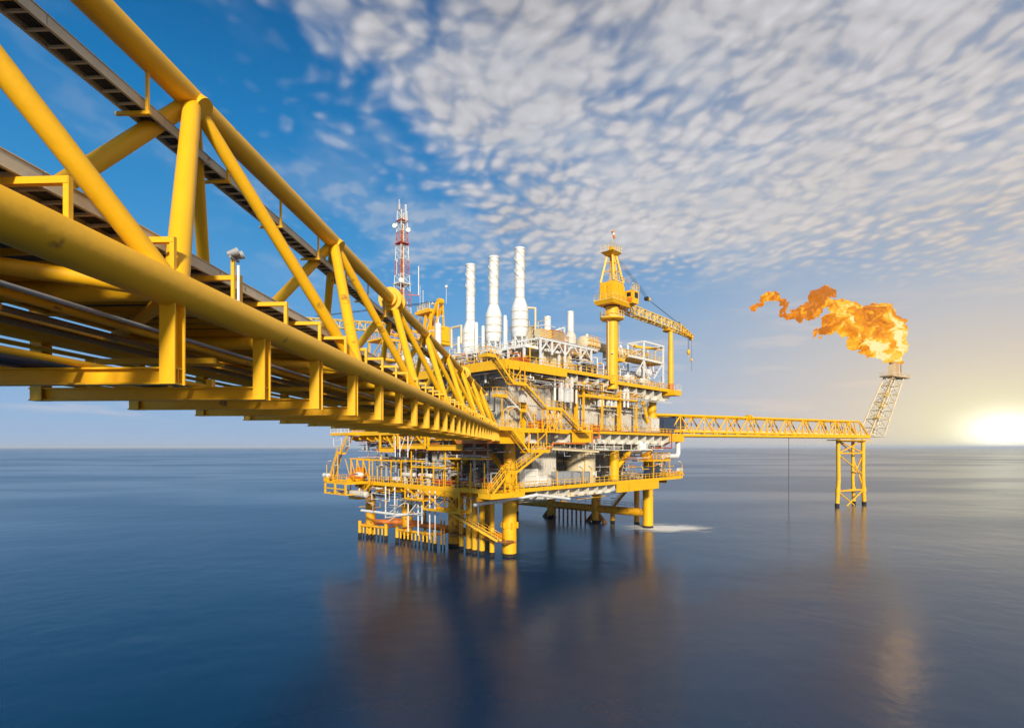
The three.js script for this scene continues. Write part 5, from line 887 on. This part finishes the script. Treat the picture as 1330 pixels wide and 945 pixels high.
{
  const p = rz(775, 325, 4), T = new Thing(PF, 'windsock', 'orange windsock on a thin pole at the crane top', 'windsock', [22.6, 55.35, 5.3]);
  T.add('pole', G().cyl([22.6, 55.35, 5.3], [22.6, 58.9, 5.3], 0.035, 6), M.yellowPale); T.add('sock', G().cyl([22.62, 58.8, 5.32], [22.95, 57.5, 5.5], 0.3, 10, 0.2, false), M.orange); T.add('stripe', G().cyl([22.70, 58.45, 5.37], [22.80, 58.1, 5.42], 0.292, 10, 0.265, false), M.white);
}
{
  const x = 46.8, z = 4.6, T = new Thing(PF, 'boom_rest', 'slim yellow post standing at the deck corner under the crane boom', 'post', [x, Y3B, z]);
  T.add('post', G().lathe([x, 0, z], [[0.62, Y3B], [0.62, Y3B + 0.1], [0.58, Y3B + 7], [0.46, 43.7]], 20), M.yellow); T.add('base_band', G().cyl([x, Y3B + 0.02, z], [x, Y3B + 1.5, z], 0.66, 20), M.orange);
  T.add('cradle', G().box(x - 0.6, x + 0.9, 43.7, 44.0, z - 1.6, z + 0.4), M.yellow); T.add('cradle_horn', G().box(x - 1.2, x - 0.6, 43.8, 44.3, z - 1.2, z + 0.2), M.yellow);
  T.add('conduit_arm', G().beam([x - 2.6, Y3B + 4.1, z], [x - 0.6, Y3B + 3.6, z], 0.06, 0.06), M.grey);
}
// ------------------------------------------------------------------ radio mast with red and white bands
{
  const x = 2, z = -33, T = new Thing(PF, 'radio_mast', 'slender red and white lattice radio mast behind the bridge truss', 'mast', [x, Y3, z]);
  const ys = [Y3, 37, 40.4, 43.8, 47.2, 50.6, 54, 57, 60, 63, 67.4]; const w = y => mix(3.5, 1.35, (y - Y3) / 37);
  for (let k = 0; k + 1 < ys.length; k++) {
    const a = ys[k], b = ys[k + 1], mat = k % 2 ? M.white : M.mastRed, g = G(), n = Math.max(1, Math.round((b - a) / 1.7)), C = [[-1, -1], [1, -1], [1, 1], [-1, 1]];
    const P = (y, c) => [x + c[0] * w(y) / 2, y, z + c[1] * w(y) / 2];
    for (const c of C) g.cyl(P(a, c), P(b, c), 0.075, 6);
    for (let i = 0; i < n; i++) { const p = mix(a, b, i / n), q = mix(a, b, (i + 1) / n); for (let f = 0; f < 4; f++) { const c = C[f], d = C[(f + 1) % 4]; g.cyl(P(p, c), P(q, d), 0.038, 5).cyl(P(p, d), P(q, c), 0.038, 5).cyl(P(q, c), P(q, d), 0.038, 5); } }
    T.add('mast_section', g, mat);
  }
  for (const [o, q, m] of [[-0.25, 0.1, M.orange], [0.15, -0.1, M.orange], [0.35, 0.25, M.whiteOld]]) T.add('feeder_run', G().cyl([x + o, Y3, z + q], [x + o * 0.6, 66.5, z + q * 0.6], 0.17, 8), m);
  for (const y of [52, 60.5, 65.2]) T.add('rest_floor', G().box(x - w(y) / 2 - 0.2, x + w(y) / 2 + 0.2, y, y + 0.15, z - w(y) / 2 - 0.2, z + w(y) / 2 + 0.2), y > 60 ? M.red : M.whiteOld);
  [[-1, 0.4, 67.4, 69.4], [1, -0.3, 66, 69.2], [0.3, 1, 65, 68.6], [-0.4, -1, 63.5, 66.6], [1.1, 0.6, 58, 61.4], [-1.2, -0.2, 54, 57.2], [1.3, 0, 47.2, 48.8]].forEach(([dx, dz, y0, y1]) => { T.add('whip_antenna', G().cyl([x + dx, y0, z + dz], [x + dx, y1, z + dz], 0.075, 6), M.white); T.add('antenna_arm', G().beam([x, y0, z], [x + dx, y0, z + dz], 0.08, 0.08), M.white); });
  T.add('whip_antenna', G().cyl([x + 2.6, 49.8, z + 2.2], [x + 2.6, 56, z + 2.2], 0.11, 8), M.white); T.add('antenna_arm', G().beam([x + 0.8, 49.9, z + 0.8], [x + 2.7, 49.9, z + 2.3], 0.18, 0.18), M.red);
  for (const [dx, dz, y] of [[-1.2, -0.9, 64.2], [-0.9, 1.0, 52.6], [0.9, 1, 63.4], [1.1, -0.6, 66.2]]) T.add('dish', G().cyl([x + dx, y, z + dz], [x + dx - 0.22, y, z + dz + 0.2], 0.2, 14, 0.48), M.whiteOld);
  T.add('beacon', G().cyl([x - 0.7, 67.4, z], [x - 0.7, 68.7, z], 0.2, 10), M.cream); T.add('lightning_rod', G().cyl([x, 67.4, z], [x, 70.2, z], 0.04, 6), M.steel);
}
// ------------------------------------------------------------------ second crane, its boom stowed away from the viewer
{
  const x = 3, z = -24, T = new Thing(PF, 'pedestal_crane', 'second yellow crane seen between mast and stacks, pale boom pointing away', 'crane', [x, Y3, z]);
  T.add('pedestal', G().lathe([x, 0, z], [[1.0, Y3], [1.0, 37.2], [1.5, 37.6], [1.5, 38.3]], 20), M.yellow);
  T.add('slew_platform', G().box(x - 2.6, x + 2.6, 38.3, 38.9, z - 2.8, z + 2.8), M.yellow); railing(T, [[x - 2.5, 38.9, z - 2.7], [x - 2.5, 38.9, z + 2.7], [x + 2.5, 38.9, z + 2.7]], M.yellow);
  T.add('machinery_house', G().box(x - 1.2, x + 1.8, 38.9, 41.8, z + 0.4, z + 3.0), M.yellow);
  for (const [dx, dz] of [[-1.2, -1.8], [-1.2, 0.4], [1.0, -1.8], [1.0, 0.4]]) T.add('gantry_leg', G().beam([x + dx, 38.9, z + dz], [x + dx * 0.7, 45.0, z + dz * 0.7 + 0.2], 0.42, 0.42), M.yellow);
  for (const s of [-1, 1]) { T.add('back_stay', G().beam([x + s, 38.9, z - 2], [x + s * 0.6, 46.6, z + 2.2], 0.4, 0.4), M.yellow); T.add('back_stay', G().beam([x + s, 38.9, z + 2.4], [x + s * 0.6, 46.4, z + 2.3], 0.26, 0.26), M.yellow); T.add('gantry_tie', G().beam([x + s * 0.9, 42, z - 1.6], [x + s * 0.8, 44.9, z + 0.6], 0.16, 0.16), M.yellow); }
  T.add('top_platform', G().hex([[x - 1.2, 44.7, z - 2.2], [x + 1.2, 44.7, z - 2.2], [x + 1.2, 44.7, z - 2.21], [x - 1.2, 44.7, z - 2.21], [x - 1.2, 44.7, z - 2.2], [x + 1.2, 44.7, z - 2.2], [x + 1.2, 44.7, z - 2.21], [x - 1.2, 44.7, z - 2.21]]).box(x - 1.6, x + 1.6, 44.7, 45.3, z - 3.8, z + 1.0), M.yellow);
  railing(T, [[x + 1.5, 45.3, z - 3.1], [x - 1.5, 45.3, z - 3.1], [x - 1.5, 45.3, z + 0.9]], M.yellowPale, { step: 0.8 });
  T.add('sheave', G().cyl([x - 0.5, 46.7, z + 2.3], [x + 0.5, 46.7, z + 2.3], 0.6, 14), M.yellow); T.add('sheave', G().cyl([x - 0.4, 46.6, z + 0.2], [x + 0.4, 46.6, z + 0.2], 0.3, 12), M.white);
  for (const [dz, h, m] of [[-1.9, 4.2, M.white], [0.1, 1.6, M.white], [-0.6, 1.8, M.steel]]) T.add('aerial', G().cyl([x - 1, 45.3, z + dz], [x - 1, 45.3 + h, z + dz], 0.06, 6), m);
  T.add('aerial', G().cyl([x + 0.6, 46.2, z + 3.4], [x + 0.6, 49.4, z + 3.4], 0.05, 6).ball([x + 0.6, 49.5, z + 3.4], 0.32, 10), M.white);
  lattice(T, [x - 0.6, 40.2, z - 2.4], [-2.6, 42.4, -33.5], 1.4, 1.8, 5, 0.12, M.yellow, { name: 'boom_foot', rb: 0.075 });
  lattice(T, [-2.6, 42.4, -33.5], [-8.2, 46.0, -54.5], 1.8, 1.5, 12, 0.11, M.yellowPale, { name: 'boom', rb: 0.07 });
  lattice(T, [-8.2, 46.0, -54.5], [-9.8, 46.4, -60.5], 1.5, 0.7, 4, 0.14, M.yellow, { name: 'boom_tip', rb: 0.09 });
  T.add('hoist_rope', G().cyl([-9.8, 46.2, -60.2], [-9.8, 42.2, -60.2], 0.05, 5).cyl([-9.2, 46.0, -58.0], [-9.2, 41.2, -58.0], 0.05, 5), M.rope); T.add('hook_block', G().ball([-9.2, 41, -58], 0.4, 10, 1.3), M.yellow);
  T.add('luffing_ropes', G().cyl([x - 0.4, 46.7, z + 2.3], [-7.6, 46.9, -52], 0.06, 5).cyl([x + 0.4, 46.7, z + 2.3], [-7.0, 46.9, -52], 0.06, 5), M.rope);
}
{ // thin lattice mast beside the second crane
  const p = rx(545.5, 400, 4), T = new Thing(PF, 'aerial_mast', 'thin pale lattice aerial beside the second crane', 'mast', [4, Y3, p[2]]);
  lattice(T, [4, Y3, p[2]], [4, 46.5, p[2]], 0.75, 0.55, 12, 0.055, M.whiteOld, { name: 'mast', up: [1, 0, 0], rb: 0.035 }); T.add('whip', G().cyl([4, 46.5, p[2]], [4, 51.5, p[2]], 0.045, 6), M.white);
}
{ // yellow framework seen through the truss
  const T = new Thing(PF, 'service_tower', 'open yellow service tower seen through the bridge truss', 'tower', [-4.6, Y3, -31]);
  for (const x of [-5.6, -1.8]) for (const z of [-28.6, -33.4]) T.add('post', G().beam([x, Y3, z], [x, 39.4, z], 0.3, 0.3), M.yellow);
  for (const y of [35.2, 39.2]) { T.add('floor', G().box(-5.9, -1.5, y - 0.2, y, -28.3, -33.8), M.yellow); railing(T, [[-1.6, y, -33.7], [-5.8, y, -33.7], [-5.8, y, -28.4], [-1.6, y, -28.4]], M.yellow); }
  for (const [a, b] of [[[-5.6, Y3, -28.6], [-5.6, 35, -33.4]], [[-5.6, 35.2, -33.4], [-5.6, 39, -28.6]], [[-5.6, Y3, -28.6], [-1.8, 35, -28.6]], [[-5.6, 39, -28.6], [-1.8, 35.2, -28.6]]]) T.add('brace', G().beam(a, b, 0.2, 0.2), M.yellow);
}
[['tall white process column behind the bridge truss beside the stacks', -1, -20.2, 1.0, 38.6], ['short white process column close to the service tower', -1.2, -27.4, 0.8, 37.0], ['slim white column between the stacks and the second crane', 0.6, -19.4, 0.6, 41.4]].forEach(([label, x, z, r, y1]) => {
  const T = new Thing(PF, 'process_column', label, 'column', [x, Y3, z]); T.add('shell', G().lathe([x, 0, z], [[r, Y3 + 0.02], [r, y1]], 20), M.white); T.add('dome', G().ball([x, y1, z], r * 0.99, 18, 0.6), M.white); for (let y = Y3 + 1.2; y < y1; y += 1.6) T.add('band', G().cyl([x, y, z], [x, y + 0.1, z], r * 1.03, 20), M.whiteOld); T.add('vent', G().pipe([[x, y1 + r * 0.5, z], [x, y1 + 1.4, z], [x, y1 + 1.4, z + 1.4]], 0.14, 8), M.whiteOld);
});

// ------------------------------------------------------------------ flare bridge, its tower, the flare boom and the flame
{
  const T = new Thing(FF, 'flare_bridge', 'long straight yellow truss bridge leading out to the flare tower', 'bridge', [0, 21, 0]);
  const L = 99.5, yb = t => mix(20.75, 21.2, t / L), yt = t => mix(25.35, 26.1, t / L), W = 1.9, B = (t, s) => [t, yb(t), s * W], P = (t, s) => [t, yt(t), s * W];
  for (const s of [-1, 1]) {
    T.add('bottom_chord', G().cyl(B(0, s), B(L, s), 0.34, 12), M.yellow); T.add('top_chord', G().cyl(P(2, s), P(93, s), 0.30, 12), M.yellow); T.add('raker', G().cyl(P(93, s), B(L, s), 0.26, 10), M.yellow);
    T.add('deck_girder', G().box(0, L, yb(50) + 0.55, yb(50) + 1.0, s * W - 0.12, s * W + 0.12), M.yellow);
    for (let k = 0, t = 2.1; t < 92; t += 8.5, k++) {
      T.add('vertical', G().cyl(P(t, s), B(t, s), 0.15, 8), M.yellow);
      T.add('diagonal', G().cyl(P(t, s), B(t + 4.25, s), 0.17, 8), M.yellow); if (t + 8.5 < 93) T.add('diagonal', G().cyl(B(t + 4.25, s), P(t + 8.5, s), 0.17, 8), M.yellow);
    }
    for (let t = 80; t < 93; t += 3.2) T.add('diagonal', G().cyl(P(t, s), B(t + 1.8, s), 0.17, 8), M.yellow);
  }
  for (let t = 2.1; t < 98; t += 4.25) { T.add('cross_beam', G().beam(B(t, -1), B(t, 1), 0.24, 0.3), M.yellow); if (t < 93) T.add('top_tie', G().cyl(P(t, -1), P(t, 1), 0.12, 8), M.yellow); }
  for (let t = 0.5; t < 98; t += 4.9) T.add('walk_panel', G().box(t, t + 4.8, yb(50) + 0.5, yb(50) + 0.54, -1.7, 0.4), M.grating);
  for (const [z, r, m] of [[0.9, 0.42, M.yellow], [1.45, 0.2, M.whiteOld]]) T.add('flare_line', G().cyl([-2, 21.9, z], [104, 22.1, z], r, 14), m);
  T.add('splice_flange', G().cyl([35.9, yt(36), W], [36.3, yt(36), W], 0.75, 18), M.yellow); T.add('splice_flange', G().cyl([36.9, yt(37), W], [37.3, yt(37), W], 0.75, 18), M.yellow); T.add('splice_flange', G().cyl([36.2, yt(36), -W], [37.0, yt(37), -W], 0.7, 18), M.yellow);
  railing(T, [[0.5, 21.6, 1.7], [97, 21.8, 1.7]], M.yellow, { step: 2.1, r: 0.05 });
}
{
  const T = new Thing(FF, 'flare_tower', 'slim yellow tubular tower standing in the sea under the flare bridge', 'tower', [91, 0, 0]);
  const legs = [[84, 0, 0.6], [97.2, 1.0, 0.62], [95.4, -1.2, 0.5]];
  for (const [t, z, r] of legs) { const m = T.add('leg', G().cyl([t + (t < 90 ? -0.5 : 0.6), 0.9, z], [t + (t < 90 ? 0.3 : -0.1), 8, z], r, 16).cyl([t + (t < 90 ? 0.3 : -0.1), 8, z], [t, 20.6, z], r * 0.95, 16), M.yellow); T.add('marine_growth', G().cyl([t + (t < 90 ? -0.75 : 0.9), -2, z], [t + (t < 90 ? -0.5 : 0.6), 0.897, z], r * 1.04, 14), M.growth, m); T.add('sleeve', G().cyl([t + (t < 90 ? -0.2 : 0.3), 4.0, z], [t + (t < 90 ? -0.1 : 0.25), 5.4, z], r * 1.25, 14), M.yellow, m); }
  const J = [[84.2, 0], [97, 1.0], [95.3, -1.2]];
  for (const y of [4.6, 16.2, 20]) for (let k = 0; k < 3; k++) { const a = J[k], b = J[(k + 1) % 3]; T.add('horizontal', G().cyl([a[0], y, a[1]], [b[0], y, b[1]], 0.24, 10), M.yellow); }
  for (const [a, ya, b, yb] of [[0, 15.8, 1, 9.6], [0, 16.2, 1, 20.2], [0, 20, 1, 16.4], [2, 16.2, 0, 20], [0, 4.4, 1, -2.4], [1, 4.4, 0, -2.4], [1, 15.8, 2, 8], [2, 15, 1, 6]]) T.add('brace', G().cyl([J[a][0], ya, J[a][1]], [J[b][0] * 0.999, yb, J[b][1]], 0.2, 10), M.yellow);
  T.add('bridge_seat', G().box(81.5, 100, 20.1, 20.38, -2.1, 2.1), M.yellow);
}
const FT = [122.4, 43.4, 0.2];
{
  const T = new Thing(FF, 'flare_boom', 'leaning pale lattice flare boom at the end of the flare bridge', 'flare boom', [104, 21.4, 0]);
  const foot = [[99.6, 1.7], [109.5, 1.7], [109.5, -1.7], [99.6, -1.7]], dx = 16.4, y0 = 21.6, y1 = 41.8, P = (c, f) => [c[0] + dx * f + (c[0] > 105 ? -1.6 * f : 0.4 * f), mix(y0, y1, f), c[1] * mix(1, 0.75, f)];
  for (const c of foot) T.add('boom_chord', G().cyl(P(c, 0), P(c, 1), 0.22, 10), M.cream);
  const n = 7; for (let k = 0; k < n; k++) for (let f = 0; f < 4; f++) { const a = foot[f], b = foot[(f + 1) % 4], s = k / n, e = (k + 1) / n; T.add('boom_brace', G().cyl(P(k % 2 ? a : b, s), P(k % 2 ? b : a, e), 0.12, 7), M.cream); T.add('boom_ring', G().cyl(P(a, e), P(b, e), 0.13, 7), M.cream); if (k === 0) T.add('boom_ring', G().cyl(P(a, 0), P(b, 0), 0.16, 7), M.cream); }
  for (const [o, r, m] of [[3.2, 0.34, M.cream], [5.4, 0.24, M.whiteOld], [6.8, 0.16, M.whiteOld], [4.4, 0.12, M.tan]]) T.add('riser_pipe', G().cyl([99.6 + o, y0, 0.3], [99.6 + o + dx * 1.0 - 0.4, y1, 0.3], r, 10), m);
  const st = G(); for (let k = 0; k < 30; k++) { const f = k / 30; st.box(99.4 + dx * f - 0.3, 99.4 + dx * f + 0.35, mix(y0, y1, f), mix(y0, y1, f) + 0.1, 1.4 * mix(1, 0.75, f), 1.9); } T.stuff('ladder_rungs', st, M.yellowPale);
  for (const f of [0.3, 0.48, 0.66]) { const p = P(foot[0], f); T.add('rest_stage', G().box(p[0] - 1.2, p[0] + 0.9, p[1] - 0.15, p[1], p[2] - 0.6, p[2] + 1.0), M.yellowPale); railing(T, [[p[0] - 1.2, p[1], p[2] - 0.6], [p[0] - 1.2, p[1], p[2] + 1], [p[0] + 0.9, p[1], p[2] + 1]], M.yellowPale, { step: 0.8 }); }
  T.add('tip_platform', G().box(114.6, 127.6, 41.8, 42.15, -2.0, 2.0), M.tan); railing(T, [[114.6, 42.15, -2], [114.6, 42.15, 2], [127.6, 42.15, 2], [127.6, 42.15, -2]], M.cream, { step: 1.2, r: 0.06 });
  T.add('flare_tip', G().lathe([119.6, 0, 0.2], [[1.35, 42.15], [1.35, 43.2], [1.15, 43.5], [1.2, 46.4], [1.35, 46.9]], 20), M.tan);
  for (const o of [-1.5, 1.35]) T.add('wind_guard', G().box(119.6 + o, 119.6 + o + 0.14, 42.15, 46.2, -0.9, 1.3), M.cream);
  T.add('pilot_pipe', G().pipe([[124.2, 42.15, 0.6], [124.2, 47.6, 0.6], [123.4, 48.0, 0.6]], 0.22, 8), M.tan);
}
{ // dangling hose from the flare bridge
  const T = new Thing(FF, 'hanging_line', 'thin dark line hanging from the flare bridge into the sea', 'line', [54.5, 0, 1.9]); T.add('line', G().cyl([54.5, -1, 1.9], [54.5, 20.6, 1.9], 0.08, 6), M.rope); T.add('shackle', G().ball([54.5, 20.6, 1.9], 0.2, 8), M.steel);
}
// flame: a billowing iso-surface around a curling path of blobs, with its own glow
{
  const blobs = [[1164, 464, 5], [1163, 454, 9], [1158, 441, 12], [1154, 428, 14], [1148, 414, 14], [1140, 409, 12], [1132, 414, 15], [1134, 432, 17], [1145, 446, 13], [1151, 458, 9], [1120, 420, 15], [1119, 438, 11], [1132, 450, 9], [1112, 446, 5], [1108, 408, 12], [1105, 424, 11], [1094, 403, 9], [1093, 417, 10], [1084, 411, 8], [1078, 423, 7], [1070, 429, 6], [1062, 432, 4], [1085, 398, 6], [1073, 394, 6], [1066, 392, 8], [1063, 384, 7], [1072, 380, 6], [1081, 382, 4], [1058, 400, 8], [1048, 406, 7.5], [1041, 412, 5], [1033, 409, 4], [1025, 407, 3], [1018, 402, 3.2], [1014, 394, 3.6], [1007, 387, 5], [998, 386, 5], [990, 391, 4], [983, 396, 3], [977, 396, 2.2], [1020, 398, 2]];
  const R = rng(99), tipW = toWorld(FF, [119.6, 46.9, 0.2]), D = -tipW.z, k = D / 724;          // metres per unit of the sketch
  const res = 150, mc = new MarchingCubes(res, new THREE.MeshStandardMaterial(), false, false, 900000);
  const cx = 1074, cy = 422, half = 106;
  const B = blobs.map(([x, y, r]) => [(x - cx) / half, -(y - cy) / half, (R() - 0.5) * 0.9 * r / half, r * 1.14 / half]);
  const n3 = (x, y, z) => { const zi = Math.floor(z), f = z - zi, u = f * f * (3 - 2 * f); return mix(vn(x + zi * 37.7, y + zi * 11.3), vn(x + (zi + 1) * 37.7, y + (zi + 1) * 11.3), u); };
  for (let zi = 0; zi < res; zi++) for (let yi = 0; yi < res; yi++) for (let xi = 0; xi < res; xi++) {
    const x = (xi - res / 2) / (res / 2), y = (yi - res / 2) / (res / 2), z = (zi - res / 2) / (res / 2); let v = -1;
    if (Math.abs(z) < 0.26 && y < 0.55 && y > -0.6) {
      let d = 9; for (const b of B) { const q = Math.hypot(x - b[0], y - b[1], z - b[2]) - b[3]; if (q < d) { const h = Math.max(0, 0.035 - Math.abs(q - d)) / 0.035; d = Math.min(q, d) - h * h * 0.006; } else { const h = Math.max(0, 0.035 - (q - d)) / 0.035; d -= h * h * 0.004; } }
      if (d < 0.12) { const n = (n3(x * 11 + 40, y * 11 + 40, z * 11 + 40) - 0.5) * 0.085 + (n3(x * 26 + 90, y * 26, z * 26) - 0.5) * 0.055 + (n3(x * 60 + 9, y * 60 + 5, z * 60) - 0.5) * 0.034; v = -(d + n - 0.004); } else v = -d;
    }
    mc.field[xi + yi * res + zi * res * res] = v;
  }
  mc.isolation = 0; mc.update();
  const n = mc.count, P = mc.positionArray.slice(0, n * 3), N = mc.normalArray.slice(0, n * 3), UV = new Float32Array(n * 2);
  const s = half * k, right = new THREE.Vector3(1, 0, 0);
  for (let i = 0; i < n; i++) { UV[i * 2] = P[i * 3] * 0.5 + 0.5; UV[i * 2 + 1] = P[i * 3 + 1] * 0.5 + 0.5; P[i * 3] *= s; P[i * 3 + 1] *= s; P[i * 3 + 2] *= s; }
  const g = new THREE.BufferGeometry(); g.setAttribute('position', new THREE.BufferAttribute(P, 3)); g.setAttribute('normal', new THREE.BufferAttribute(N, 3)); g.setAttribute('uv', new THREE.BufferAttribute(UV, 2));
  // colour of the burning gas: white-yellow at the tip, orange billows, sooty brown-orange tail
  const heat = bytes(1024, (u, v) => {
    const x = u * 2 - 1, y = v * 2 - 1, wx = fbm(u * 14, v * 14, 4) - 0.5, wy = fbm(u * 14 + 40, v * 14, 4) - 0.5;
    const n1 = fbm(u * 20 + wx * 3, v * 20 + wy * 3, 6), n2 = fbm(u * 46 + 9 + wx * 4, v * 46 + wy * 4, 4);
    const near = Math.exp(-Math.pow(Math.hypot(x - 0.80, (y + 0.10) * 0.8) / 0.36, 2)) + 0.45 * Math.exp(-Math.pow(Math.hypot(x - 0.16, (y - 0.1)) / 0.14, 2)) + 0.30 * Math.exp(-Math.pow(Math.hypot(x - 0.5, (y + 0.22)) / 0.20, 2));
    const h = Math.min(1, Math.max(0, 0.08 + 0.52 * near + (n1 - 0.48) * 2.0 + (n2 - 0.5) * 0.5 + 0.16 * sm(-0.4, 0.5, x)));
    const st = [[0, 0.60, 0.17, 0.010], [0.25, 0.84, 0.25, 0.008], [0.5, 1.0, 0.38, 0.012], [0.72, 1.0, 0.58, 0.04], [0.9, 1, 0.76, 0.18], [1, 1, 0.88, 0.42]]; let q = 0; while (q < st.length - 2 && h > st[q + 1][0]) q++;
    const t = (h - st[q][0]) / (st[q + 1][0] - st[q][0]); return [1, 2, 3].map(c => mix(st[q][c], st[q + 1][c], t));
  }, true);
  const mat = new THREE.MeshStandardMaterial({ color: 0x000000, roughness: 1, emissive: 0xffffff, emissiveMap: heat, emissiveIntensity: 1.0 });
  const o = new THREE.Mesh(g, mat); o.name = 'flare_flame'; o.userData = { label: 'billowing orange and yellow gas flame trailing from the flare tip', category: 'flame' };
  o.position.set((cx - 665) * k, 18 + (581 - cy) * k, -D); scene.add(o);
  const glow = new THREE.PointLight(new THREE.Color().setRGB(1, 0.55, 0.18), 350, 0, 2); glow.position.set((1150 - 665) * k, 18 + (581 - 440) * k, -D + 9); glow.castShadow = true; glow.shadow.radius = 150; scene.add(glow);
}
// ------------------------------------------------------------------ white water where the platform discharges by the far leg
{
  const size = 512, tex = bytes(size, (u, v) => { const x = u * 2 - 1, y = v * 2 - 1, r = Math.hypot(x, y); const n = fbm(u * 5 + 3, v * 9 + 1, 5), f = fbm(u * 24, v * 60, 4); return [Math.max(0, Math.min(1, 1.25 * (1 - sm(0.05, 0.98, r + (n - 0.5) * 0.6)) * (0.7 + 0.8 * (f - 0.2))))]; });
  tex.wrapS = tex.wrapT = THREE.ClampToEdgeWrapping;
  const c = ry(870, 686, 0), w = toWorld(PF, c), g = new THREE.PlaneGeometry(24, 18); g.rotateX(-Math.PI / 2);
  const m = new THREE.Mesh(g, new THREE.MeshStandardMaterial({ color: new THREE.Color().setRGB(0.75, 0.75, 0.73), roughness: 1, alphaMap: tex, transparent: true })); m.name = 'sea_foam'; m.position.set(w.x - 0.5, 0.05, w.z); m.rotation.y = 0.05;
  m.userData = { kind: 'stuff', label: 'white churned foam on the sea around the far right leg', category: 'foam' }; scene.add(m);
}

renderer.render(scene, camera);
